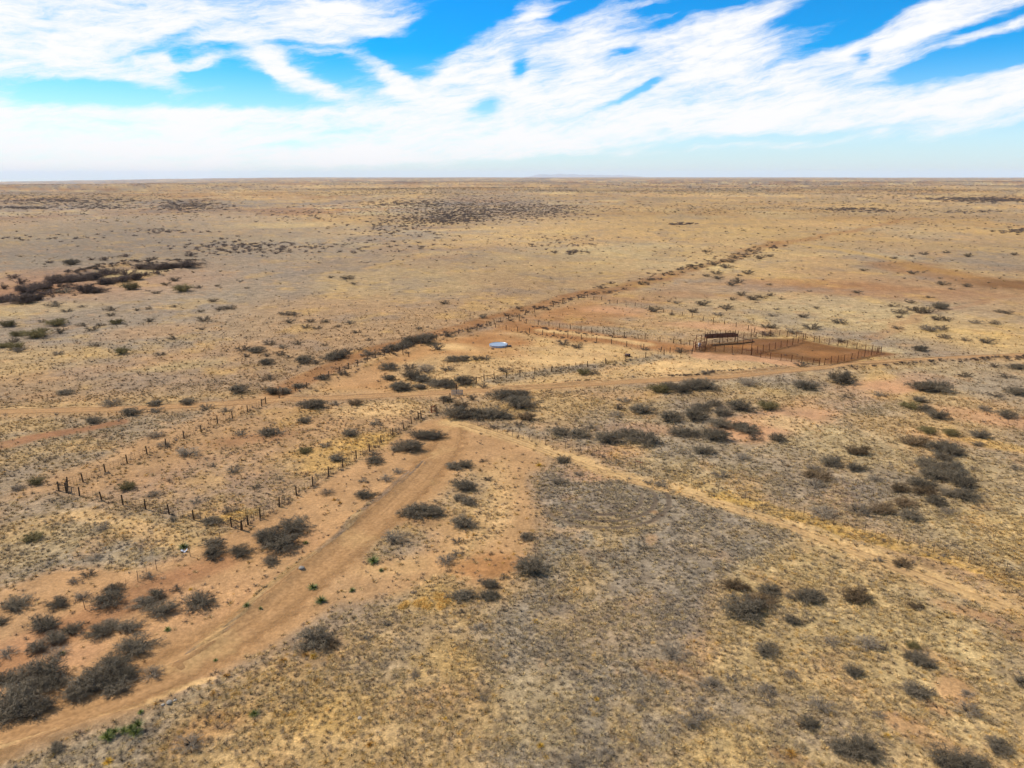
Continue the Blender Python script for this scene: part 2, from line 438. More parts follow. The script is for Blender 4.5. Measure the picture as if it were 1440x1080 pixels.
class MB:
    """collects boxes, bars and tubes into one mesh"""
    def __init__(s): s.v = []; s.f = []

    def add(s, vs, fs):
        n = len(s.v); s.v += [Vector(v) for v in vs]; s.f += [[i + n for i in f] for f in fs]

    def tube(s, pts, rad, sides=6, cap=True, twist=0.0):
        pts = [Vector(p) for p in pts]
        if not hasattr(rad, '__len__'): rad = [rad] * len(pts)
        n = len(s.v); ref = None
        for i, p in enumerate(pts):
            d = (pts[min(i + 1, len(pts) - 1)] - pts[max(i - 1, 0)])
            d = d.normalized() if d.length > 1e-9 else Vector((0, 0, 1))
            if ref is None: ref = Vector((1, 0, 0)) if abs(d.x) < .9 else Vector((0, 1, 0))
            a = (ref - d * ref.dot(d)).normalized(); b = d.cross(a); ref = a
            for k in range(sides):
                t = 2 * PI * k / sides + twist
                s.v.append(p + (a * math.cos(t) + b * math.sin(t)) * rad[i])
        for i in range(len(pts) - 1):
            for k in range(sides):
                k2 = (k + 1) % sides
                s.f.append([n + i * sides + k, n + i * sides + k2, n + (i + 1) * sides + k2, n + (i + 1) * sides + k])
        if cap:
            s.f.append([n + k for k in range(sides)][::-1])
            s.f.append([n + (len(pts) - 1) * sides + k for k in range(sides)])

    def box(s, c, size, rz=0.0, tilt=None):
        hx, hy, hz_ = size[0] / 2, size[1] / 2, size[2] / 2
        M = Matrix.Rotation(rz, 3, 'Z')
        if tilt is not None: M = M @ Matrix.Rotation(tilt, 3, 'X')
        vs = [Vector(c) + M @ Vector((sx * hx, sy * hy, sz * hz_)) for sx in (-1, 1) for sy in (-1, 1) for sz in (-1, 1)]
        s.add(vs, [[0, 1, 3, 2], [4, 6, 7, 5], [0, 4, 5, 1], [2, 3, 7, 6], [0, 2, 6, 4], [1, 5, 7, 3]])

    def lathe(s, prof, n=32, c=(0, 0, 0), phase=0.0):
        b = len(s.v)
        for (r, z) in prof:
            for k in range(n):
                t = 2 * PI * k / n + phase
                s.v.append(Vector((c[0] + r * math.cos(t), c[1] + r * math.sin(t), c[2] + z)))
        for i in range(len(prof) - 1):
            for k in range(n):
                k2 = (k + 1) % n
                s.f.append([b + i * n + k, b + i * n + k2, b + (i + 1) * n + k2, b + (i + 1) * n + k])

    def mesh(s, name, mat, smooth=False):
        me = bpy.data.meshes.new(name)
        me.from_pydata([tuple(v) for v in s.v], [], s.f); me.update()
        if smooth: me.polygons.foreach_set('use_smooth', [True] * len(me.polygons))
        me.materials.append(mat)
        return me

    def build(s, name, mat, parent=None, smooth=False):
        return link(name, s.mesh(name, mat, smooth), parent)


def link(name, me, parent=None, loc=(0, 0, 0), rot=(0, 0, 0), sc=(1, 1, 1)):
    o = bpy.data.objects.new(name, me)
    COL.objects.link(o)
    o.location = loc; o.rotation_euler = rot; o.scale = sc
    if parent is not None: o.parent = parent
    return o


# ------------------------------------------------------------------ materials
def new_mat(name, rough=.9, spec=.15, metal=0.0):
    m = bpy.data.materials.new(name); m.use_nodes = True
    nt = m.node_tree; b = nt.nodes['Principled BSDF']
    b.inputs['Roughness'].default_value = rough
    b.inputs['Specular IOR Level'].default_value = spec
    b.inputs['Metallic'].default_value = metal
    return m, nt, b


def N(nt, t, **kw):
    n = nt.nodes.new(t)
    for k, v in kw.items(): setattr(n, k, v)
    return n


def noise(nt, vec, scale, detail=4, rough=.55):
    n = N(nt, 'ShaderNodeTexNoise'); n.inputs['Scale'].default_value = scale; n.inputs['Detail'].default_value = detail
    n.inputs['Roughness'].default_value = rough
    if vec is not None: nt.links.new(vec, n.inputs['Vector'])
    return n.outputs['Fac']


def math_n(nt, op, a, b=None, c=None):
    n = N(nt, 'ShaderNodeMath', operation=op)
    for i, v in enumerate((a, b, c)):
        if v is None: continue
        if hasattr(v, 'links') or isinstance(v, bpy.types.NodeSocket): nt.links.new(v, n.inputs[i])
        else: n.inputs[i].default_value = v
    return n.outputs[0]


def maprange(nt, v, a, b, c=0.0, d=1.0, smooth=True):
    n = N(nt, 'ShaderNodeMapRange'); n.interpolation_type = 'SMOOTHSTEP' if smooth else 'LINEAR'
    nt.links.new(v, n.inputs['Value'])
    for k, x in zip(('From Min', 'From Max', 'To Min', 'To Max'), (a, b, c, d)): n.inputs[k].default_value = x
    return n.outputs['Result']


def mixc(nt, fac, a, b, mode='MIX'):
    n = N(nt, 'ShaderNodeMix', data_type='RGBA', blend_type=mode)
    for s, v in ((n.inputs[0], fac), (n.inputs[6], a), (n.inputs[7], b)):
        if isinstance(v, bpy.types.NodeSocket): nt.links.new(v, s)
        elif hasattr(v, '__len__'): s.default_value = (*v[:3], 1)
        else: s.default_value = v
    return n.outputs[2]


def simple_mat(name, c1, c2, scale=8.0, rough=.9, spec=.15, metal=0.0, rnd=.25, stretch=None, coord='Object'):
    """two-tone procedural material with a little variation per object"""
    m, nt, b = new_mat(name, rough, spec, metal)
    tc = N(nt, 'ShaderNodeTexCoord').outputs[coord]
    if stretch:
        mp = N(nt, 'ShaderNodeMapping'); mp.inputs['Scale'].default_value = stretch
        nt.links.new(tc, mp.inputs['Vector']); tc = mp.outputs['Vector']
    f = maprange(nt, noise(nt, tc, scale, 5), .35, .65)
    col = mixc(nt, f, c1, c2)
    oi = N(nt, 'ShaderNodeObjectInfo').outputs['Random']
    k = maprange(nt, oi, 0, 1, 1 - rnd, 1 + rnd, False)
    vm = N(nt, 'ShaderNodeVectorMath', operation='SCALE')
    nt.links.new(col, vm.inputs[0]); nt.links.new(k, vm.inputs['Scale'])
    nt.links.new(vm.outputs[0], b.inputs['Base Color'])
    return m


def ground_mat():
    m, nt, b = new_mat('plain_soil', .95, .08)
    at = N(nt, 'ShaderNodeAttribute', attribute_name='albedo')
    cv = N(nt, 'ShaderNodeAttribute', attribute_name='cover').outputs['Fac']
    pos = N(nt, 'ShaderNodeNewGeometry').outputs['Position']
    # clods, stones and grass crowns too small for the mesh
    n1 = noise(nt, pos, 2.3, 6, .68)
    n2 = noise(nt, pos, .42, 6, .66)
    n3 = noise(nt, pos, 7.0, 3, .6)
    v1 = maprange(nt, n1, .30, .70, .62, 1.38)
    v2 = maprange(nt, n2, .32, .68, .77, 1.23)
    v3 = maprange(nt, n3, .30, .70, .80, 1.20)
    k = math_n(nt, 'MULTIPLY', math_n(nt, 'MULTIPLY', v1, v2), v3)
    k = math_n(nt, 'ADD', math_n(nt, 'MULTIPLY', math_n(nt, 'SUBTRACT', k, 1.0), maprange(nt, cv, 0, .6, .45, 1.0)), 1.0)
    vm = N(nt, 'ShaderNodeVectorMath', operation='SCALE')
    nt.links.new(at.outputs['Color'], vm.inputs[0]); nt.links.new(k, vm.inputs['Scale'])
    # straw-coloured and grey crowns of grass
    t1 = maprange(nt, noise(nt, pos, 1.15, 5, .62), .56, .66)
    t1 = math_n(nt, 'MULTIPLY', t1, maprange(nt, cv, .1, .8, .0, .38))
    col = mixc(nt, t1, vm.outputs[0], tuple(C_DARK * .8))
    t2 = maprange(nt, noise(nt, pos, .9, 6, .66), .57, .66)
    t2 = math_n(nt, 'MULTIPLY', t2, maprange(nt, cv, .1, .8, .04, .26))
    col = mixc(nt, t2, col, tuple(C_CREAM * .95))
    nt.links.new(col, b.inputs['Base Color'])
    bp = N(nt, 'ShaderNodeBump'); bp.inputs['Strength'].default_value = .55; bp.inputs['Distance'].default_value = .22
    h = math_n(nt, 'ADD', n1, math_n(nt, 'MULTIPLY', n2, 1.4))
    nt.links.new(h, bp.inputs['Height']); nt.links.new(bp.outputs['Normal'], b.inputs['Normal'])
    return m


# ------------------------------------------------------------------ ground
def build_ground():
    rows = np.arange(1110, 252.0, -1.35)
    dep = PITCH + np.arctan((rows - 540) / FPX)
    rad = H / np.tan(dep)
    rad = np.concatenate([[1.5, 6, 11, 16, 20, 24, 27], rad[rad > 29]])
    far = rad[-1] * (30000.0 / rad[-1]) ** (np.arange(1, 16) / 15)
    rad = np.concatenate([rad, far])
    az = np.concatenate([np.arange(-180, -64, 4.0), np.arange(-64, -44, .4), np.arange(-44, 44, .1), np.arange(44, 64, .4), np.arange(64, 180, 4.0)])
    az = np.radians(az)
    A, D = np.meshgrid(az, rad)
    x = (D * np.sin(A)).ravel(); y = (D * np.cos(A)).ravel()
    z = height(x, y)
    nA, nR = len(az), len(rad)
    i = np.arange(nR - 1)[:, None]; j = np.arange(nA)[None, :]
    j2 = (j + 1) % nA
    f = np.stack([i * nA + j, i * nA + j2, (i + 1) * nA + j2, (i + 1) * nA + j], -1).reshape(-1, 4)[:, ::-1]
    me = np_mesh('plain', np.stack([x, y, z], 1), f, ground_mat(), True)
    alb = np.empty((len(x), 3)); cov = np.empty(len(x))
    for s in range(0, len(x), 200000):
        alb[s:s + 200000], cov[s:s + 200000] = soil(x[s:s + 200000], y[s:s + 200000])
    ca = me.attributes.new('albedo', 'FLOAT_COLOR', 'POINT')
    ca.data.foreach_set('color', np.concatenate([alb, np.ones((len(x), 1))], 1).astype(np.float32).ravel())
    cc = me.attributes.new('cover', 'FLOAT', 'POINT')
    cc.data.foreach_set('value', cov.astype(np.float32))
    o = link('ground', me)
    tag(o, 'wide dry grassland plain of tan soil reaching the horizon', 'ground', kind='structure')


build_ground()


def road_sheet(name, px_pts, width, label, c1, c2, rut=.8, edge=.55, lift=.012):
    """dirt surface following the ground, thinning out into the soil along ragged edges"""
    P = pline(px_pts)
    # resample
    d = np.concatenate([[0], np.cumsum(np.hypot(*np.diff(P, axis=0).T))])
    t = np.arange(0, d[-1], .8)
    # smooth the bends
    cx = np.interp(t, d, P[:, 0]); cy = np.interp(t, d, P[:, 1])
    k = np.ones(15) / 15
    px_ = np.pad(cx, 7, 'edge'); py_ = np.pad(cy, 7, 'edge')
    cx = np.convolve(px_, k, 'valid'); cy = np.convolve(py_, k, 'valid')
    tx = np.gradient(cx); ty = np.gradient(cy); L = np.hypot(tx, ty); nx, ny = -ty / L, tx / L
    w = width * (0.85 + .3 * fbm(t, t * 0, 25, 61, 3))
    u = np.linspace(-1, 1, 11)
    X = cx[:, None] + nx[:, None] * w[:, None] * u[None] / 2
    Y = cy[:, None] + ny[:, None] * w[:, None] * u[None] / 2
    Z = height(X.ravel(), Y.ravel()) + lift
    n, m_ = X.shape
    i = np.arange(n - 1)[:, None]; j = np.arange(m_ - 1)[None]
    f = np.stack([i * m_ + j, i * m_ + j + 1, (i + 1) * m_ + j + 1, (i + 1) * m_ + j], -1).reshape(-1, 4)[:, ::-1]
    m, nt, b = new_mat(name + '_dirt', .95, .06)
    pos = N(nt, 'ShaderNodeNewGeometry').outputs['Position']
    across = N(nt, 'ShaderNodeAttribute', attribute_name='across').outputs['Fac']
    a = math_n(nt, 'ABSOLUTE', across)
    nz = noise(nt, pos, .55, 6, .65); n2 = noise(nt, pos, 2.6, 5, .6)
    base = mixc(nt, maprange(nt, nz, .35, .65), c1, c2)
    along = N(nt, 'ShaderNodeAttribute', attribute_name='along').outputs['Fac']
    cx_ = N(nt, 'ShaderNodeCombineXYZ'); nt.links.new(math_n(nt, 'MULTIPLY', across, 5.5), cx_.inputs[0]); nt.links.new(math_n(nt, 'MULTIPLY', along, .06), cx_.inputs[1])
    base = mixc(nt, maprange(nt, noise(nt, cx_.outputs[0], 1.0, 5, .65), .42, .64, 0, .55), base, tuple(np.array(c1) * .74))
    base = mixc(nt, maprange(nt, noise(nt, pos, .16, 4, .6), .5, .68, 0, .5), base, tuple(C_SAND * .9))
    # two wheel lines, slightly paler and smoother
    wheel = maprange(nt, math_n(nt, 'ABSOLUTE', math_n(nt, 'SUBTRACT', a, .42)), .05, .22, 1, 0)
    base = mixc(nt, math_n(nt, 'MULTIPLY', wheel, math_n(nt, 'MULTIPLY', rut, maprange(nt, nz, .3, .6))), base, tuple(np.array(c2) * 1.18))
    vm = N(nt, 'ShaderNodeVectorMath', operation='SCALE'); nt.links.new(base, vm.inputs[0])
    nt.links.new(maprange(nt, n2, .3, .7, .8, 1.2), vm.inputs['Scale'])
    nt.links.new(vm.outputs[0], b.inputs['Base Color'])
    al = maprange(nt, math_n(nt, 'ADD', a, math_n(nt, 'MULTIPLY', math_n(nt, 'SUBTRACT', nz, .5), 1.6)), edge, 1.0, 1, 0)
    nt.links.new(al, b.inputs['Alpha'])
    me = np_mesh(name, np.stack([X.ravel(), Y.ravel(), Z], 1), f, m, True)
    at = me.attributes.new('across', 'FLOAT', 'POINT')
    at.data.foreach_set('value', np.tile(u, n).astype(np.float32))
    al_ = me.attributes.new('along', 'FLOAT', 'POINT')
    al_.data.foreach_set('value', np.repeat(t, m_).astype(np.float32))
    o = link(name, me)
    tag(o, label, 'road', kind='structure')
    return o


road_sheet('dirt_road', ROAD, 3.9, 'narrow rutted dirt road crossing the whole plain past the corral', tuple(C_SOIL * .86), tuple(C_SOIL * 1.0), .8, .3)
road_sheet('dirt_track', TRACK, 6.6, 'broad bare orange dirt track sweeping in from the lower left corner', tuple(C_TRACK * .94), tuple(C_SOIL * 1.02), .2, .3)
road_sheet('fence_path', SIDE, 2.2, 'worn sandy two-rut path running beside the right-hand wire fence', tuple(C_TAN * 1.04), tuple(C_SAND * 1.0), .5, .3)


# ------------------------------------------------------------------ distant mountains
def build_mountains():
    D = 48000.0
    a0, a1 = (735 - 720) / FPX, (900 - 720) / FPX
    n, rings = 90, 7
    xs = np.linspace(a0, a1, n)
    t = np.linspace(0, 1, n)
    prof = 70 + 100 * (np.exp(-((t - .32) / .16) ** 2) + .55 * np.exp(-((t - .12) / .06) ** 2) + .5 * np.exp(-((t - .62) / .2) ** 2)) + 40 * (fbm(t * 10, t * 0, 1.0, 71, 4) - .5)
    prof *= 1.2
    prof *= np.minimum(1, np.minimum(t, 1 - t) / .12)
    V = []
    for k in range(rings):
        s = k / (rings - 1)                       # 0 front foot .. 1 back foot
        q = math.sin(PI * s)
        for i in range(n):
            yy = D + (s - .5) * 4200
            V.append((xs[i] * D * 1.02 + 30 * (fbm(np.array([i * .4]), np.array([k * 3.1]), 1, 72, 2)[0] - .5), yy, -70 + (prof[i] + 30) * q * (0.8 + .4 * fbm(np.array([i * .3]), np.array([k * 1.7]), 1, 73, 3)[0])))
    i = np.arange(rings - 1)[:, None]; j = np.arange(n - 1)[None]
    f = np.stack([i * n + j, i * n + j + 1, (i + 1) * n + j + 1, (i + 1) * n + j], -1).reshape(-1, 4)
    me = np_mesh('mountains', np.array(V), f, simple_mat('mountain_rock', lin(168, 164, 164), lin(150, 150, 152), .004, coord='Object'), False)
    tag(link('mountains', me), 'faint blue mountain range on the horizon above the plain', 'mountains', kind='structure')


build_mountains()

# ------------------------------------------------------------------ haze
HAZE = 2.3e-5


def build_haze():
    mb = MB()
    mb.box((0, 0, (-150 + 330) / 2), (110000, 110000, 480))
    m = bpy.data.materials.new('haze_air'); m.use_nodes = True
    nt = m.node_tree
    for n in list(nt.nodes):
        if n.type != 'OUTPUT_MATERIAL': nt.nodes.remove(n)
    v = N(nt, 'ShaderNodeVolumePrincipled')
    v.inputs['Color'].default_value = (.93, .97, 1.0, 1)
    v.inputs['Density'].default_value = HAZE
    v.inputs['Anisotropy'].default_value = .0
    nt.links.new(v.outputs[0], nt.nodes['Material Output'].inputs['Volume'])
    o = mb.build('haze', m)
    tag(o, 'thin pale blue haze lying over the far plain', 'haze', kind='stuff')


build_haze()

# ------------------------------------------------------------------ light
SUN_EL = R(47)
SUN_DIR = Vector((-0.90 * math.cos(SUN_EL), 0.436 * math.cos(SUN_EL), math.sin(SUN_EL))).normalized()
sd = bpy.data.lights.new('sun', 'SUN'); sd.energy = 4.8; sd.angle = R(.55); sd.color = (1.0, .955, .87)
so = bpy.data.objects.new('sun', sd); COL.objects.link(so)
so.rotation_euler = SUN_DIR.to_track_quat('Z', 'Y').to_euler()
so.location = SUN_DIR * 300


def build_world():
    w = bpy.data.worlds.new('World'); SC.world = w; w.use_nodes = True
    w.cycles.sampling_method = 'NONE'
    nt = w.node_tree; L = nt.links
    bg = nt.nodes['Background']; bg.inputs['Strength'].default_value = 1.0
    sky = N(nt, 'ShaderNodeTexSky'); sky.sky_type = 'NISHITA'; sky.sun_disc = False
    sky.sun_elevation = SUN_EL; sky.sun_rotation = math.atan2(SUN_DIR.x, SUN_DIR.y)
    sky.air_density = 1.0; sky.dust_density = .3; sky.ozone_density = 2.5; sky.altitude = 1200
    gen = N(nt, 'ShaderNodeTexCoord').outputs['Generated']
    nrm = N(nt, 'ShaderNodeVectorMath', operation='NORMALIZE'); L.new(gen, nrm.inputs[0])
    sp = N(nt, 'ShaderNodeSeparateXYZ'); L.new(nrm.outputs[0], sp.inputs[0])
    az = math_n(nt, 'ARCTAN2', sp.outputs[0], sp.outputs[1])
    el = math_n(nt, 'ARCSINE', sp.outputs[2])
    u = math_n(nt, 'MULTIPLY', az, 973.0); v = math_n(nt, 'MULTIPLY', el, 973.0)
    uv = N(nt, 'ShaderNodeCombineXYZ'); L.new(u, uv.inputs[0]); L.new(v, uv.inputs[1])

    def vadd(a, b, op='ADD'):
        n = N(nt, 'ShaderNodeVectorMath', operation=op)
        for i, q in enumerate((a, b)):
            if isinstance(q, bpy.types.NodeSocket): L.new(q, n.inputs[i])
            else: n.inputs[i].default_value = q
        return n.outputs[0]

    def mapped(vec, loc=(0, 0, 0), rz=0, sc=(1, 1, 1)):
        n = N(nt, 'ShaderNodeMapping', vector_type='TEXTURE')
        n.inputs['Location'].default_value = loc; n.inputs['Rotation'].default_value = (0, 0, rz); n.inputs['Scale'].default_value = sc
        L.new(vec, n.inputs['Vector']); return n.outputs[0]

    def noisec(vec, scale, detail, rough=.55):
        n = N(nt, 'ShaderNodeTexNoise'); n.inputs['Scale'].default_value = scale; n.inputs['Detail'].default_value = detail
        n.inputs['Roughness'].default_value = rough; L.new(vec, n.inputs['Vector'])
        return n.outputs['Color'], n.outputs['Fac']

    # wind-torn warp of the cloud field
    wc, _ = noisec(mapped(uv.outputs[0], sc=(1.6, 1, 1)), .011, 4, .6)
    warp = vadd(vadd(wc, (.5, .5, .5), 'SUBTRACT'), (60, 28, 0), 'MULTIPLY')
    wc2, _ = noisec(mapped(uv.outputs[0], rz=R(12), sc=(3, 1, 1)), .05, 4, .6)
    warp2 = vadd(vadd(wc2, (.5, .5, .5), 'SUBTRACT'), (26, 11, 0), 'MULTIPLY')
    q = vadd(vadd(uv.outputs[0], warp), warp2)

    def sky_uv(px, py):
        X, Yw, Z = [float(t) for t in ray(px, py)]
        return math.atan2(X, Yw) * 973, math.atan2(Z, math.hypot(X, Yw)) * 973
    tot = None; thinned = False
    for (px, py, rx, ry, rot, amp) in sorted(CLOUDS, key=lambda c: c[5] < 0):
        if amp < 0 and not thinned:
            tot = math_n(nt, 'MINIMUM', tot, .92); thinned = True
        cu, cv = sky_uv(px, py)
        p = mapped(q, (cu, cv, 0), R(rot), (rx, ry, 1e6))
        dn = N(nt, 'ShaderNodeVectorMath', operation='DOT_PRODUCT'); L.new(p, dn.inputs[0]); L.new(p, dn.inputs[1])
        e = math_n(nt, 'POWER', .32, dn.outputs['Value'])
        tot = math_n(nt, 'MULTIPLY', e, amp) if tot is None else math_n(nt, 'MULTIPLY_ADD', e, amp, tot)
    tot = math_n(nt, 'MINIMUM', math_n(nt, 'MAXIMUM', tot, -1.0), .92)
    # streaks: fan rising to the right on the right, level on the left
    _, s1 = noisec(mapped(vadd(uv.outputs[0], warp), rz=R(13), sc=(7.5, 1, 1)), .035, 7, .6)
    _, s2 = noisec(mapped(vadd(uv.outputs[0], warp), rz=R(-3), sc=(6.0, 1, 1)), .03, 7, .6)
    side = maprange(nt, u, -260, 40)
    st = math_n(nt, 'ADD', math_n(nt, 'MULTIPLY', s1, side), math_n(nt, 'MULTIPLY', s2, math_n(nt, 'SUBTRACT', 1.0, side)))
    _, s3 = noisec(mapped(q, rz=R(8), sc=(2.6, 1, 1)), .03, 10, .7)
    dens = math_n(nt, 'ADD', tot, math_n(nt, 'MULTIPLY', math_n(nt, 'SUBTRACT', st, .5), 1.6))
    dens = math_n(nt, 'ADD', dens, math_n(nt, 'MULTIPLY', math_n(nt, 'SUBTRACT', s3, .5), 1.15))
    _, s4 = noisec(mapped(q, rz=R(10), sc=(6, 1, 1)), .13, 8, .7)
    dens = math_n(nt, 'ADD', dens, math_n(nt, 'MULTIPLY', math_n(nt, 'SUBTRACT', s4, .5), 1.0))
    dens = math_n(nt, 'ADD', dens, maprange(nt, el, R(17), R(32), 0, .45))  # extra cloud added overhead, out of view, to whiten the ambient light
    mask = maprange(nt, dens, .10, 1.12)
    # clear sky, deepened as a polarised blue
    hs = N(nt, 'ShaderNodeHueSaturation'); hs.inputs['Saturation'].default_value = SKY_SAT; hs.inputs['Value'].default_value = SKY_VAL
    hs.inputs['Hue'].default_value = SKY_HUE
    L.new(sky.outputs[0], hs.inputs['Color'])
    clear = hs.outputs[0]
    # thin veil near the horizon
    veil = maprange(nt, el, R(-1), R(8.0), .70, 0.0)
    clear = mixc(nt, veil, clear, VEIL)
    col = mixc(nt, mask, clear, CLOUD_WHITE)
    L.new(col, bg.inputs['Color'])


# px, py, rx, ry, tilt (degrees, up to the right), amount
CLOUDS = [
    (10, 15, 215, 62, 14, 1.3), (140, 8, 130, 34, 22, 1.1), (70, 66, 105, 28, 14, 1.0), (2, 108, 20, 13, 0, .9), (80, 86, 50, 12, -8, .6),
    (165, 92, 50, 13, -10, .6), (218, 108, 42, 18, -20, .75), (236, 90, 14, 10, 30, .8), (294, 88, 28, 6, 16, .9), (262, 98, 30, 4, 14, .5),
    (420, 18, 190, 20, 8, .95), (350, 46, 110, 9, 10, .6), (540, 36, 90, 13, 14, .8), (440, 48, 90, 12, 4, .7), (385, 78, 30, 16, -40, .5), (470, 72, 60, 5, 2, .5),
    (440, 120, 60, 12, -16, .8), (392, 100, 40, 14, -20, .5), (535, 106, 44, 13, -30, .9), (300, 128, 60, 5, 3, .35),
    (660, 75, 46, 36, 30, .9), (690, 118, 90, 40, 0, .95), (742, 28, 24, 42, -70, .9), (600, 130, 90, 14, 4, .7),
    (820, 58, 90, 34, 18, .9), (900, 100, 180, 30, 12, 1.1), (985, 48, 130, 18, 16, .95), (1010, 72, 160, 14, 15, .8), (1100, 100, 170, 26, 10, 1.0),
    (1200, 88, 140, 15, 13, .9), (1330, 60, 120, 10, 14, .95), (1350, 10, 100, 16, 8, 1.1), (1270, 135, 190, 18, 4, .9), (1420, 118, 50, 14, 20, .9),
    (60, 175, 160, 22, 2, 1.1), (180, 200, 280, 20, 1, .9), (340, 160, 160, 9, 2, .8), (560, 188, 200, 24, 6, .95), (450, 168, 120, 10, 2, .6),
    (780, 160, 200, 30, 6, 1.1), (1050, 156, 260, 24, 5, 1.05), (1330, 156, 200, 18, 4, .75), (860, 192, 220, 9, 4, .55), (1300, 184, 200, 7, 4, .3),
    (120, 236, 330, 13, 0, .7), (480, 226, 260, 8, 1, .45), (820, 214, 240, 6, 2, .4), (700, 210, 160, 8, 3, .5),
    (655, 14, 70, 26, 16, -1.2), (600, 66, 60, 11, 10, -.8), (120, 130, 110, 11, 0, -.7), (60, 120, 60, 8, 0, -.5), (320, 112, 50, 12, 0, -.5), (250, 58, 60, 8, 20, -.4),
    (682, 152, 22, 9, 12, -.8), (735, 94, 16, 12, 40, -.75), (790, 20, 34, 8, 18, -.8), (870, 70, 20, 6, 12, -.75),
    (890, 132, 40, 6, 24, -1.0), (985, 2, 80, 5, 4, -.8), (1165, 16, 80, 15, 14, -1.1), (1180, 54, 60, 11, 20, -1.0), (1390, 34, 80, 7, 16, -.9), (1370, 92, 90, 15, 10, -1.1),
    (1206, 80, 14, 8, 50, -.7), (420, 204, 60, 6, 4, -.7), (480, 186, 40, 4, 10, -.4), (1040, 198, 120, 4, 4, -.5), (1250, 226, 300, 16, 1, -.5),
]
SKY_SAT, SKY_VAL, SKY_HUE = 1.75, .165, .503
VEIL = (.50, .73, .98)
CLOUD_WHITE = (1.02, 1.02, 1.03)
build_world()


# ------------------------------------------------------------------ plants: source meshes
HIDDEN = bpy.data.collections.new('scatter_sources')      # never linked: only feeds the instancers


def twig_mesh(name, seed, stems=30, subs=9, fine=3, hgt=.8, thick=1.0, open_=0.0, crown_mat=None, part='crown'):
    """leafless desert shrub of radius about 1: many-stemmed, arching, finely twigged"""
    g = np.random.default_rng(seed)
    V = []; F = []

    def rib(p, r):
        n = len(V)
        k = len(p)
        for i in range(k):
            d = p[min(i + 1, k - 1)] - p[max(i - 1, 0)]
            d = d / (np.linalg.norm(d) + 1e-9)
            a = np.cross(d, (0.31, .77, .55)); a /= np.linalg.norm(a) + 1e-9
            b = np.cross(d, a)
            rr = r * (1 - .65 * i / (k - 1))
            for t in (0, 2.094, 4.189):
                V.append(p[i] + (a * math.cos(t) + b * math.sin(t)) * rr)
        for i in range(k - 1):
            for q in range(3):
                q2 = (q + 1) % 3
                F.append((n + 3 * i + q, n + 3 * i + q2, n + 3 * i + 3 + q2, n + 3 * i + 3 + q))
    lob = [(g.uniform(0, 2 * PI), g.uniform(.6, 1.15)) for _ in range(5)]

    def reach(a):
        s = .72
        for (c, w) in lob: s += .16 * w * math.cos(a - c) ** 3 if math.cos(a - c) > 0 else 0
        return min(s, 1.15)
    for s in range(stems):
        a = g.uniform(0, 2 * PI)
        lean = math.sqrt(g.uniform(.02, 1)) * 1.36
        Lr = reach(a) * g.uniform(.72, 1.05)
        base = np.array([math.cos(a), math.sin(a), 0]) * g.uniform(0, .22)
        base[2] = -.03
        tip = np.array([math.cos(a) * math.sin(lean), math.sin(a) * math.sin(lean), 0]) * Lr
        tip[2] = hgt * (math.cos(lean) ** .7) * g.uniform(.75, 1.1) + .08
        mid = (base + tip) * .5; mid[2] += .16 * hgt * g.uniform(.4, 1.3)
        mid[:2] *= g.uniform(.75, 1.0)
        ts = np.linspace(0, 1, 6)
        P = [(1 - t) ** 2 * base + 2 * t * (1 - t) * mid + t * t * tip + (g.normal(0, .025, 3) if 0 < t < 1 else 0) for t in ts]
        P = [np.array(p) for p in P]
        rib(P, .013 * thick)
        for k in range(subs):
            t = g.uniform(.22 + open_, 1)
            i = min(int(t * 5), 4); f = t * 5 - i
            o = P[i] * (1 - f) + P[i + 1] * f
            d = (P[i + 1] - P[i]); d /= np.linalg.norm(d) + 1e-9
            d = d * .7 + g.normal(0, .75, 3); d[2] = d[2] * .8 + .12
            d /= np.linalg.norm(d) + 1e-9
            L = g.uniform(.16, .36) * (1.15 - .4 * t)
            e = o + d * L; e[2] = max(e[2], .02)
            m_ = (o + e) / 2 + g.normal(0, .02, 3)
            rib([o, m_, e], .0075 * thick)
            for q in range(fine):
                f2 = g.uniform(.3, 1)
                o2 = o * (1 - f2) + e * f2
                d2 = d * .5 + g.normal(0, .7, 3); d2 /= np.linalg.norm(d2) + 1e-9
                e2 = o2 + d2 * g.uniform(.07, .17); e2[2] = max(e2[2], .01)
                rib([o2, e2], .006 * thick)
    me = np_mesh(name, np.array(V), np.array(F), crown_mat)
    return me


def trunk_mesh(name, seed, mat):
    """the few thick gnarled boles at the foot of a shrub"""
    g = np.random.default_rng(seed + 500)
    mb = MB()
    for k in range(6):
        a = g.uniform(0, 2 * PI); l = g.uniform(.25, .5)
        p = [Vector((0.05 * math.cos(a), .05 * math.sin(a), -.06)),
             Vector((l * .45 * math.cos(a), l * .45 * math.sin(a), l * .35)),
             Vector((l * .8 * math.cos(a + .3), l * .8 * math.sin(a + .3), l * .85))]
        mb.tube(p, [.045, .036, .024], 5)
    return mb.mesh(name, mat)


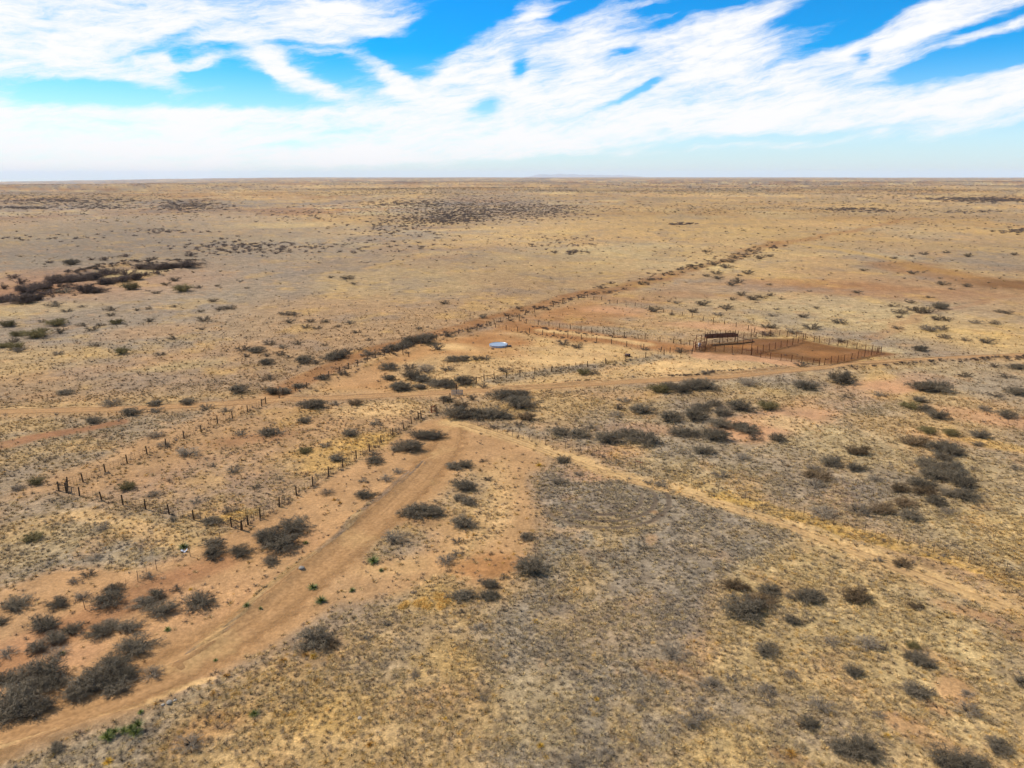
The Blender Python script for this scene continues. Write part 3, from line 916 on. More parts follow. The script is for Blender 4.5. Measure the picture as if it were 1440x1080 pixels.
def blade_tuft(name, seed, n, h, spread, width, mat, droop=.5, segs=2):
    """bunch of grass or sword leaves"""
    g = np.random.default_rng(seed)
    V = []; F = []
    for i in range(n):
        a = g.uniform(0, 2 * PI); lean = g.uniform(.05, 1) ** .7 * spread
        L = h * g.uniform(.65, 1.1)
        b = np.array([math.cos(a), math.sin(a), 0]); s = np.array([-math.sin(a), math.cos(a), 0])
        p0 = b * g.uniform(0, .12) * h
        k = len(V)
        for q in range(segs + 1):
            t = q / segs
            ang = lean + droop * t * t * lean
            p = p0 + b * math.sin(ang) * L * t + np.array([0, 0, math.cos(ang) * L * t])
            p[2] = max(p[2], -.01)
            w = width * (1 - .85 * t) * .5
            V.append(p + s * w); V.append(p - s * w)
        for q in range(segs):
            F.append((k + 2 * q, k + 2 * q + 1, k + 2 * q + 3, k + 2 * q + 2))
    return np_mesh(name, np.array(V), np.array(F), mat)


def tint_mat(name, rough=.9, trans=.0, rnd=.22):
    """colour comes from the tint each scattered plant carries"""
    m, nt, b = new_mat(name, rough, .08)
    at = N(nt, 'ShaderNodeAttribute', attribute_name='tint'); at.attribute_type = 'INSTANCER'
    pos = N(nt, 'ShaderNodeNewGeometry').outputs['Position']
    k = maprange(nt, noise(nt, pos, 5.0, 2), .3, .7, 1 - rnd, 1 + rnd)
    vm = N(nt, 'ShaderNodeVectorMath', operation='SCALE'); nt.links.new(at.outputs['Color'], vm.inputs[0]); nt.links.new(k, vm.inputs['Scale'])
    nt.links.new(vm.outputs[0], b.inputs['Base Color'])
    if trans:
        b.inputs['Subsurface Weight'].default_value = 0
    return m


M_TINT = tint_mat('dry_grass_blades')
M_TWIGTINT = tint_mat('dry_twigs')
BARK = [simple_mat('shrub_twig_dark', lin(108, 98, 80), lin(140, 127, 106), 4, rnd=.3),
        simple_mat('shrub_twig_grey', lin(140, 127, 108), lin(168, 152, 130), 4, rnd=.3),
        simple_mat('shrub_twig_brown', lin(114, 94, 70), lin(142, 120, 90), 4, rnd=.3),
        simple_mat('shrub_twig_olive', lin(112, 102, 66), lin(142, 128, 84), 4, rnd=.3),
        simple_mat('shrub_twig_dusk', lin(100, 84, 76), lin(126, 108, 94), 4, rnd=.3)]
M_TRUNK = simple_mat('shrub_bole', lin(66, 56, 48), lin(96, 84, 70), 6)


def scatter(name, pts, rot, scl, idx, tint, meshes, label, cat):
    """one object that plants MESHES[idx] at every point"""
    c = bpy.data.collections.new(name + '_sources')
    for k, me in enumerate(meshes):
        o = bpy.data.objects.new('%s_source_%c' % (name, 97 + k), me)
        c.objects.link(o)
    me = bpy.data.meshes.new(name)
    me.vertices.add(len(pts)); me.vertices.foreach_set('co', np.asarray(pts, np.float32).ravel())
    for nm, ty, key, arr in (('rot', 'FLOAT_VECTOR', 'vector', rot), ('scl', 'FLOAT_VECTOR', 'vector', scl), ('pick', 'INT', 'value', idx)):
        a = me.attributes.new(nm, ty, 'POINT'); a.data.foreach_set(key, np.asarray(arr, np.int32 if ty == 'INT' else np.float32).ravel())
    a = me.attributes.new('tint', 'FLOAT_COLOR', 'POINT')
    a.data.foreach_set('color', np.concatenate([tint, np.ones((len(pts), 1))], 1).astype(np.float32).ravel())
    o = link(name, me)
    ng = bpy.data.node_groups.new(name + '_planting', 'GeometryNodeTree')
    ng.interface.new_socket('Geometry', in_out='INPUT', socket_type='NodeSocketGeometry')
    ng.interface.new_socket('Geometry', in_out='OUTPUT', socket_type='NodeSocketGeometry')
    gi = ng.nodes.new('NodeGroupInput'); go = ng.nodes.new('NodeGroupOutput')
    ip = ng.nodes.new('GeometryNodeInstanceOnPoints'); ci = ng.nodes.new('GeometryNodeCollectionInfo')
    ci.inputs['Collection'].default_value = c; ci.inputs['Separate Children'].default_value = True; ci.inputs['Reset Children'].default_value = True

    def attr(n, t):
        q = ng.nodes.new('GeometryNodeInputNamedAttribute'); q.data_type = t; q.inputs['Name'].default_value = n
        return q.outputs['Attribute']
    L = ng.links.new
    L(gi.outputs[0], ip.inputs['Points']); L(ci.outputs[0], ip.inputs['Instance'])
    ip.inputs['Pick Instance'].default_value = True
    L(attr('pick', 'INT'), ip.inputs['Instance Index'])
    e2r = ng.nodes.new('FunctionNodeEulerToRotation')
    L(attr('rot', 'FLOAT_VECTOR'), e2r.inputs[0]); L(e2r.outputs[0], ip.inputs['Rotation'])
    L(attr('scl', 'FLOAT_VECTOR'), ip.inputs['Scale'])
    L(ip.outputs[0], go.inputs[0])
    md = o.modifiers.new('planting', 'NODES'); md.node_group = ng
    tag(o, label, cat, kind='stuff')
    return o


def wedge(n, r0, r1, az=46, seed=0):
    """points of even density in the wedge of plain before the camera"""
    g = np.random.default_rng(seed)
    r = np.sqrt(g.uniform(r0 * r0, r1 * r1, n)); a = np.radians(g.uniform(-az, az, n))
    return r * np.sin(a), r * np.cos(a)


# keep scattered plants off the worn ways
_WAYS = [(pline(ROAD), 2.1), (pline(TRACK), 2.9)]


def off_ways(x, y):
    ok = np.ones(x.shape, bool)
    for P, w in _WAYS:
        ok &= seg_dist(x, y, P) > w
    return ok


# ------------------------------------------------------------------ grass
def build_grass():
    X = []; Y = []; S = []
    for (r0, r1, dens, s0, seed) in ((16, 34, 9, .30, 9), (34, 62, 15, .27, 1), (62, 95, 11, .30, 2), (95, 150, 6.0, .34, 3), (150, 250, 2.2, .40, 4)):
        wide = 70 if r1 < 100 else 58
        area = R(2 * wide) / 2 * (r1 * r1 - r0 * r0)
        x, y = wedge(int(area * dens), r0, r1, wide, seed)
        X.append(x); Y.append(y); S.append(np.full(x.shape, s0))
    x = np.concatenate(X); y = np.concatenate(Y); s = np.concatenate(S)
    alb, cov = soil(x, y)
    g = np.random.default_rng(3)
    clump = fbm(x, y, 2.4, 81, 3)
    keep = (g.uniform(0, 1, len(x)) > sstep(120, 245, np.hypot(x, y))) & (g.uniform(0, 1, len(x)) < np.clip((cov - .07) * 1.35, 0.008, 1) * (.25 + .75 * sstep(.30, .60, clump))) & off_ways(x, y) & (cov > .04)
    x, y, s, alb, cov = x[keep], y[keep], s[keep], alb[keep], cov[keep]
    n = len(x)
    z = height(x, y) - .01
    # each tuft takes a dry-grass tone near that of the ground it covers
    pal = np.array([C_CREAM * 1.06, C_PALE * 1.05, C_GREY * 1.05, C_GREYB * .95, C_STRAW * .95, C_DARK * 1.1])
    lum = alb.mean(1)
    warm = alb[:, 0] / (alb[:, 2] + 1e-4)
    w = np.stack([np.full(n, .75), np.full(n, .9), .9 + 1.6 * (warm < 2.6), .35 + .7 * (warm < 2.6), .1 + .3 * (warm > 3.4), np.full(n, .22)], 1)
    w = w / w.sum(1, keepdims=True)
    k = (g.uniform(0, 1, n)[:, None] > np.cumsum(w, 1)).sum(1).clip(0, 5)
    tint = pal[k] * .55 + alb * .62
    fw = sstep(80, 190, np.hypot(x, y))[:, None]
    tint = tint * (1 - fw) + (pal[k] * .12 + alb * 1.05) * fw
    tint = tint * (1 + g.uniform(-.26, .2, n) * (1 - .4 * fw[:, 0]))[:, None]
    sc = s * g.uniform(.65, 1.35, n) * (.75 + .5 * clump[:n] if len(clump) == n else g.uniform(.8, 1.2, n))
    scl = np.stack([sc * g.uniform(.9, 1.3, n), sc * g.uniform(.9, 1.3, n), sc * g.uniform(.55, .95, n)], 1)
    rot = np.stack([g.normal(0, .12, n), g.normal(0, .12, n), g.uniform(0, 6.28, n)], 1)
    meshes = [blade_tuft('grass_bunch', q, 46, 1.0, [1.0, 1.2, .8, 1.35][q], .085, M_TINT, .6) for q in range(4)]
    scatter('dry_grass', np.stack([x, y, z], 1), rot, scl, g.integers(0, 4, n), tint, meshes,
            'tufted dry straw and grey grass covering the plain', 'grass')
    print('grass', n)


build_grass()

# ------------------------------------------------------------------ shrubs
SHRUBS = []      # photo x, photo y of the middle of the foot, width in photo pixels, tone
TONES = 'dgbop'  # dark, grey, brown, olive, dusky purple


def S(txt, tone='d'):
    for t in txt.split():
        a = t.split(',')
        tn = tone
        if a[-1] in TONES: tn = a.pop()
        SHRUBS.append((float(a[0]), float(a[1]), float(a[2]), tn))


S("""24,850,40 82,848,30 117,838,25,g 161,829,28 154,846,42 219,838,30 203,848,34 228,858,40 249,828,18 279,846,45 60,877,46 103,885,28 78,898,36 56,911,32
155,880,32 139,889,34 183,882,32 192,908,50 11,918,28,g 0,874,24 78,920,30,g 60,947,66 36,953,40 78,962,40 164,930,44 172,946,46 144,953,54 125,963,52 167,966,40
111,977,36 214,946,34,g 42,971,46 16,987,60 44,996,56 11,1002,50 8,955,32 79,1051,24 269,1045,38,g 210,811,18,g 125,808,18 104,817,20,g 133,784,22,g
380,790,22 301,787,18 300,764,28 303,777,32 339,776,34 383,758,40 414,741,48 376,755,36 396,766,52 443,900,52 463,905,28,b 647,838,36 686,821,28 685,838,32
748,798,48 674,883,24,g 650,860,14 541,877,15,g 680,981,20,g 517,898,16,g 583,951,20,g 947,918,40,g 1034,824,36,b 1043,856,60 1080,831,34 1068,846,40,b
1078,914,34 998,963,34,g 975,1009,46,g 986,986,20,g 711,811,11 900,989,20,g 1030,953,18,g 808,1073,26,g 850,1059,22,g""")
S("""1132,839,46 1116,873,24 1204,838,42,b 1220,907,36,g 1282,924,26 1297,929,34 1201,945,28 1291,971,40 1190,1051,44 1212,1055,46 1333,1070,50 1362,1076,48 1404,1050,36
1154,992,34,g 1136,1018,28 1112,950,20,g 1236,1005,20,g 1362,998,34,g 1436,959,20 1268,792,24,b 1287,852,20,b 1170,902,22,g 1359,976,20,g 1079,973,28,g 1082,989,16,g
1140,870,11 1243,912,17,o 1284,909,20,o 1237,788,15,b""")
S("""93,552,22 60,577,14 158,566,28,g 185,580,26 217,568,20 219,578,18,g 264,566,20 283,565,16 290,573,18,g 306,563,15 336,549,26 132,592,22 319,577,16,g 217,613,24,g
230,626,22,g 265,636,34,g 375,609,24 392,608,18,g 339,610,18,g 179,685,26,o 218,695,20,g 324,717,17 299,733,28 242,731,16,g 143,744,22,g 47,756,28,o 51,678,24,o
26,686,20,g 300,655,12,g 330,661,22,g 360,685,14 275,705,14,g 439,570,36 426,571,22,g 472,568,16,g 500,567,20,b 429,592,20 494,610,24 530,595,18,g
458,627,14,b 429,634,20,o 475,645,24 528,638,18 528,648,26 590,612,34 613,613,28 574,629,38 560,631,20 514,696,28 461,692,20,g 561,663,20,g 544,673,22,g 587,644,15,g
512,676,12,g 640,656,26 655,654,22 650,683,38 646,700,20 661,706,26 588,719,42 606,720,34 575,722,30 556,756,36,g 654,736,36 686,674,15 680,648,9 589,701,15,g
643,761,18 628,787,30,g 644,778,15,b 742,755,22""")
S("""640,583,36 660,583,34 676,584,30 697,582,36 710,586,22 628,562,20 649,570,20,b 664,561,16 704,557,36 726,556,34 732,568,46 694,601,14 730,597,16 741,587,26,b
567,545,30 589,544,20 786,608,26 815,610,30 833,601,15,g 856,617,38 882,611,30 906,618,40 904,577,32 869,574,17 878,563,18,g 867,583,20,g 944,588,32 978,585,38
987,574,24 1004,569,22 1017,581,28 1043,573,36 1080,572,30,o 955,608,32 972,610,24 1001,613,44 1017,597,36 1051,605,34 1039,600,24 989,634,28 1062,617,16 1092,617,24
792,647,20 912,677,15,b 932,682,18,b 1014,669,18,g 1044,644,24,g 814,666,16,g 786,677,22,g 903,769,18,g 928,548,30,o 955,549,26 942,543,24 972,543,34 994,543,34""")
S("""1294,545,34 1318,546,38 1133,544,28 1239,555,15,g 1190,558,14 1279,571,26,o 1294,563,20 1301,576,22 1319,585,28 1386,576,22,g 1415,583,30 1427,552,28 1400,555,18
1305,606,24,o 1287,621,38,b 1324,630,40 1339,635,32 1326,644,26 1304,652,38 1334,658,42 1343,669,36 1315,669,38 1296,680,36 1354,680,32 1265,688,26,b 1337,694,28
1359,697,36 1301,691,32,b 1271,708,30,b 1315,706,28 1240,716,36,b 1279,726,32 1207,717,34,g 1157,719,40,g 1168,651,30 1143,658,20,g 1204,658,26 1207,635,32,b
1151,670,34,b 1146,681,28,g 1232,674,22,g 1337,610,22,o 1378,612,26 1375,624,20,g 1429,659,16,g 1332,719,22,g 1370,660,16,g 1183,534,38 1130,541,34,g 1052,539,30,g
1357,528,16 1417,529,18 1427,516,24 1127,513,18 993,524,16,g 1057,521,16,g 1397,515,14""")
S("""12,457,22 80,455,27 52,471,33 25,470,22 20,480,15 6,486,22 22,489,24 25,493,20,g 84,467,19 59,452,12,g 94,437,14 130,463,18 117,457,14 142,457,13 157,435,18 156,443,13
164,453,21 210,451,17 82,497,15,g 132,485,16,b 172,495,22 226,498,13 244,476,12 287,450,18 312,434,16 325,433,16 284,463,10 300,423,14 283,438,10 257,407,26 234,400,13
245,394,15 185,405,24 221,412,10 78,429,20,g 116,431,10,g 192,436,10 209,434,10 245,431,10 306,402,9 280,404,12 347,405,7 342,491,16 357,493,14 346,501,12""", 'o')
S("""8,421,28 34,423,34 50,420,24 40,408,34 60,403,26 67,413,18 78,396,28 92,393,24 108,389,30 5,405,14 95,410,20,b 120,409,26 136,409,24 150,397,24 172,394,24 190,391,24
129,384,24 144,381,20 150,377,22 162,376,18 177,375,18 194,375,20 208,376,22 223,377,24 237,376,22 250,375,22 266,374,24 219,383,16 203,386,16
215,364,12 195,370,14 267,359,14 177,360,12 146,365,14 128,365,9 102,370,22,d 71,369,9 19,390,16 29,398,16""", 'p')
S("""402,441,16 413,442,14 407,453,14 437,452,12 430,460,13 447,461,14 457,452,14 494,454,13,g 476,459,9 501,467,13 519,478,9 465,390,10 491,391,18 497,399,10,g 627,426,13
589,462,10 580,480,30 598,478,32 570,486,24 556,490,24 545,493,20 520,497,20,g 506,491,10 466,503,26 478,500,26 488,495,18 429,507,28 444,510,18 376,510,21 362,493,22
379,483,15 419,483,14 457,485,10 395,498,15 375,500,14 400,488,14,g 407,502,10 379,532,18 455,532,20 485,525,16 422,543,20 382,551,22 398,551,22 546,517,24 546,532,20
636,506,20 651,505,20 632,519,18 577,517,18 582,530,30 597,534,28 613,540,26 627,540,24 600,520,28,g 632,543,20 654,537,30 560,545,26 573,546,18 615,490,20 631,471,16
669,505,16 683,504,16 708,521,18,o 820,524,20,o 837,524,18,o 792,483,18 813,488,18 680,543,14 694,543,14 907,491,12 959,493,20 713,443,10 680,446,16,g 730,433,10""")
S("""994,354,9 1033,362,13 1017,367,13 1029,368,12 1049,361,10 1068,363,15 1083,360,12 987,375,12 978,378,9 1004,372,14 1023,375,18 994,388,10 1008,384,16 1009,391,14
1028,400,16 1038,396,18 1052,384,15 1040,387,9 956,379,9 944,386,8 916,393,13 902,399,12 1082,400,9 1042,414,14 1030,421,10 1059,420,18 1072,417,14 1084,415,12 988,428,17
951,426,11,g 1022,433,17 975,438,15 945,442,9 919,437,18 1010,442,12,g 1092,435,9,g 1087,443,12,g 1130,445,16 1148,433,9 1183,453,20 1142,461,20 1076,459,16 1088,460,16
1117,466,20,g 1078,470,16,p 1181,479,16""")
S("""1362,360,13 1300,357,12 1282,360,8 1257,363,10 1331,355,9 1427,358,12 1284,384,14 1327,399,16 1361,402,14 1281,425,14 1255,430,13 1321,432,22 1292,438,20 1304,438,20
1267,439,20 1282,435,16 1265,446,11 1405,438,14 1417,440,14 1318,449,16 1331,449,14 1399,454,17 1325,462,18 1307,463,26,g 1263,461,12 1328,474,16 1359,478,13 1387,481,18
1293,491,21 1371,453,14,g 1205,411,12 1215,380,9 1307,418,10""")

LANDMARKS = [
    (20, 990, 'in the darkest thicket at the lower left edge'), (70, 945, 'in the brush at the left edge above the thicket'), (145, 960, 'in the thicket beside the near bend of the track'),
    (190, 900, 'around the tall shrub above the track bend'), (60, 895, 'in the second brush row from the lower left corner'), (30, 855, 'in the upper brush row at the left edge'),
    (150, 840, 'in the middle of the upper brush row'), (230, 845, 'at the right end of the upper brush row'), (125, 800, 'on the grass slope below the trap fence'),
    (310, 770, 'below the near corner of the trap fence'), (395, 755, 'in the dark clump between trap fence and track'), (270, 1045, 'on the bare bank below the near track'),
    (445, 900, 'where the near grass meets the track'), (660, 835, 'beside the golden straw patch'), (748, 798, 'at the edge of the grey grass field'), (610, 940, 'scattered in the golden near grass'),
    (580, 880, 'under the golden straw patch'), (950, 920, 'in the middle of the grey near grass'), (990, 985, 'in the low patch of grey near grass'), (830, 1060, 'at the bottom edge in grey grass'),
    (1050, 845, 'in the brown clump of the near right grass'), (1110, 885, 'below the brown near clump'), (1140, 835, 'just right of the brown near clump'), (1220, 890, 'in the pale grass of the lower right'),
    (1290, 945, 'beside the red soil patches at lower right'), (1140, 1000, 'in the pale tussocks near the bottom right'), (1200, 1052, 'at the bottom edge in pale tussocks'),
    (1360, 1060, 'at the lower right corner'), (1380, 985, 'at the right edge beyond the red patches'), (1265, 800, 'beside the right-hand fence path'),
    (90, 565, 'beside the far left stretch of road'), (215, 572, 'lining the left stretch of road'), (290, 567, 'near the road before the fence crossing'), (240, 622, 'along the far side of the trap fence'),
    (365, 605, 'in the upper part of the fenced trap'), (200, 690, 'in the left corner of the fenced trap'), (320, 715, 'in the near corner of the fenced trap'), (40, 690, 'outside the left corner of the trap'),
    (340, 670, 'in the middle of the fenced trap'), (440, 570, 'in the trap below the road'), (450, 635, 'inside the trap along its long fence'), (510, 610, 'at the upper end inside the trap'),
    (590, 615, 'outside the upper end of the long trap fence'), (535, 650, 'just outside the middle of the long trap fence'), (520, 690, 'between the long trap fence and the track'),
    (650, 670, 'right of the far end of the track'), (590, 720, 'in the dark clump right of the track'), (650, 745, 'between the dark clump and the sandy path'), (560, 755, 'in the grey patch right of the track'),
    (660, 583, 'in the thicket by the fence junction'), (640, 565, 'beside the pale slatted panel'), (720, 560, 'below the road right of the slatted panel'), (730, 592, 'along the start of the right wire fence'),
    (800, 607, 'in the pair above the right wire fence'), (880, 613, 'in the dark band above the fence path'), (880, 572, 'in the golden grass below the road'), (965, 580, 'in the left part of the central right brush'),
    (1030, 575, 'in the upper part of the central right brush'), (975, 612, 'in the lower part of the central right brush'), (1050, 608, 'at the right end of the central right brush'),
    (920, 675, 'along the middle of the fence path'), (800, 660, 'by the pink bare patch on the path'), (1025, 655, 'in the pale field above the fence path'), (960, 545, 'along the road below the corral'),
    (1060, 535, 'between corral and road'), (1150, 540, 'below the road right of the corral'), (1305, 545, 'in the broad dark pair by the right road'), (1300, 575, 'in the brush above the pink bare patch'),
    (1410, 565, 'at the right edge below the road'), (1310, 640, 'at the top of the large right thicket'), (1345, 665, 'on the right flank of the large thicket'), (1300, 675, 'in the heart of the large right thicket'),
    (1330, 702, 'at the foot of the large right thicket'), (1260, 712, 'on the left flank of the large thicket'), (1175, 710, 'in the grey brush by the fence path'), (1165, 662, 'in the small brush left of the large thicket'),
    (1365, 615, 'above the large right thicket'), (1420, 525, 'at the right end of the road'),
    (20, 480, 'in the brush at the left edge of the middle plain'), (75, 460, 'in the olive clump of the left middle plain'), (130, 455, 'in the small group right of the olive clump'), (160, 445, 'in the upright column of far bushes'),
    (130, 490, 'on the bare left middle plain'), (230, 480, 'on the open plain above the left road'), (300, 440, 'on the grey plain below the pond'), (245, 405, 'just below the right end of the pond bank'),
    (200, 430, 'scattered under the pond bank'), (25, 415, 'at the left foot of the pond bank'), (65, 405, 'in the left thicket of the pond bank'), (125, 400, 'in the middle thicket of the pond bank'),
    (180, 392, 'along the near pond bank'), (150, 380, 'at the left end of the far pond bank'), (230, 376, 'along the far pond bank'), (180, 365, 'behind the far pond bank'), (30, 393, 'left of the pond'),
    (410, 447, 'in the pair on the open central plain'), (445, 455, 'in the small group on the central plain'), (500, 460, 'right of the small central group'), (480, 392, 'far out on the central plain'),
    (585, 482, 'in the big hedge of brush on the fence line'), (540, 492, 'left of the big fence-line hedge'), (475, 500, 'in the dark clump above the yard fence'), (435, 508, 'left of the dark clump above the yard fence'),
    (375, 495, 'in the loose group left of the yard fence'), (440, 535, 'growing along the yard fence'), (390, 548, 'at the fence crossing of the road'), (550, 525, 'at the left of the yard thicket'),
    (600, 530, 'in the heart of the yard thicket'), (645, 510, 'at the upper edge of the yard thicket'), (650, 540, 'at the right end of the yard thicket'), (690, 512, 'just below the stock tank'),
    (830, 524, 'by the yard cross fence'), (802, 485, 'inside the yard along the lane'), (935, 490, 'at the left end of the corral'), (700, 440, 'beyond the lane fence'),
    (1025, 368, 'in the dense brush line far beyond the corral'), (1070, 362, 'at the far end of the distant brush line'), (995, 385, 'at the left of the distant brush line'), (1035, 392, 'below the distant brush line'),
    (925, 390, 'on the far plain left of the brush line'), (1055, 417, 'in the group on the red strip beyond the corral'), (985, 432, 'beyond the triangular paddock'), (930, 435, 'by the far paddock fence'),
    (1085, 440, 'on the pale plain behind the corral'), (1090, 462, 'right behind the corral'), (1160, 450, 'beyond the right end of the corral'), (1300, 358, 'on the grey far right plain'),
    (1300, 400, 'by the red strip at far right'), (1290, 435, 'in the dark group of the right middle plain'), (1410, 445, 'at the right edge of the middle plain'), (1315, 462, 'in the lower group of the right middle plain'),
    (1350, 478, 'above the right stretch of road'), (1215, 400, 'on the bare strip at right'),
]

TONE_WORD = {'d': 'dark', 'g': 'pale grey', 'b': 'brown', 'o': 'olive grey', 'p': 'dusky'}
ORD = ['', 'second', 'third', 'fourth', 'fifth', 'sixth', 'seventh', 'eighth', 'ninth', 'tenth']


def build_shrubs():
    g = np.random.default_rng(11)
    tone_i = {'d': 0, 'g': 1, 'b': 2, 'o': 3, 'p': 4}
    dense = {t: [twig_mesh('shrub_crown', 20 + 7 * tone_i[t] + k, 44, 14, 4, [.66, .74, .6, .7][k], 1.0, 0, BARK[tone_i[t]]) for k in range(4 if t in 'd' else 2)] for t in 'dbop'}
    dense['g'] = [twig_mesh('shrub_crown', 80 + k, 30, 11, 3, .62, .9, .1, BARK[1]) for k in range(3)]
    small = {t: [twig_mesh('shrub_crown', 120 + 5 * tone_i[t] + k, 24, 9, 3, .68, 1.6, 0, BARK[tone_i[t]]) for k in range(2)] for t in TONES}
    trunks = [trunk_mesh('shrub_trunk', k, M_TRUNK) for k in range(3)]
    order = sorted(range(len(SHRUBS)), key=lambda i: -SHRUBS[i][2] ** 2 * (0.6 + SHRUBS[i][1] / 1500))
    solo = set(order[:NSOLO])
    groups = {}
    for i in solo:
        x, y, w, t = SHRUBS[i]
        l = min(range(len(LANDMARKS)), key=lambda k: (LANDMARKS[k][0] - x) ** 2 + (1.6 * (LANDMARKS[k][1] - y)) ** 2)
        groups.setdefault(l, []).append(i)
    labels = {}
    for l, mem in groups.items():
        ph = LANDMARKS[l][2]
        bytone = {}
        for i in mem: bytone.setdefault(SHRUBS[i][3], []).append(i)
        for t, ms in bytone.items():
            ms = sorted(ms, key=lambda i: SHRUBS[i][0])
            big = max(ms, key=lambda i: SHRUBS[i][2])
            n = len(ms)
            for k, i in enumerate(ms):
                w = TONE_WORD[t] + ' leafless shrub ' + ph
                if n == 1: lab = w
                elif n == 2: lab = ('left' if k == 0 else 'right') + ' one of two: ' + w
                elif k == 0: lab = 'leftmost ' + w
                elif k == n - 1: lab = 'rightmost ' + w
                else: lab = ORD[k] + ' from left, ' + w
                if len(lab.split()) > 16: lab = lab.replace('leafless ', '')
                if len(lab.split()) > 16: lab = lab.replace(TONE_WORD[t] + ' ', '', 1)
                labels[i] = lab
    rest = []
    for i, (px, py, w, t) in enumerate(SHRUBS):
        p = ground_at(px, py + .09 * w * (1 if t != 'x' else 0))
        rad = w * mpp(px, py) / 2 * (1.42 if t == 'p' else 1.34)
        rz = g.uniform(-.5, .5) + (PI if g.uniform() < .5 else 0)
        sx, sy, sz = rad * g.uniform(1.0, 1.15), rad * g.uniform(.85, 1.0), rad * g.uniform(.52, .74)
        if t == 'p' or t == 'd': sz *= 1.05
        if i not in solo:
            rest.append((p.x, p.y, p.z, rad, t)); continue
        lod = dense if w > 19 else small
        me = lod[t][int(g.integers(0, len(lod[t])))]
        if w >= 24:
            o = empty('desert_shrub', p, rz, labels[i], 'shrub', 'leafless shrubs scattered over the plain')
            c = link('crown', me, o, (0, 0, 0), (0, 0, 0), (sx, sy, sz))
            link('trunk', trunks[int(g.integers(0, 3))], o, (0, 0, 0), (0, 0, 0), (sx, sy, sz))
        else:
            o = link('desert_shrub', me, None, p, (0, 0, rz), (sx, sy, sz))
            tag(o, labels[i], 'shrub', 'leafless shrubs scattered over the plain')
    print('shrubs', len(SHRUBS), 'solo', len(solo), 'rest', len(rest))
    return rest


NSOLO = 290
REST = build_shrubs()


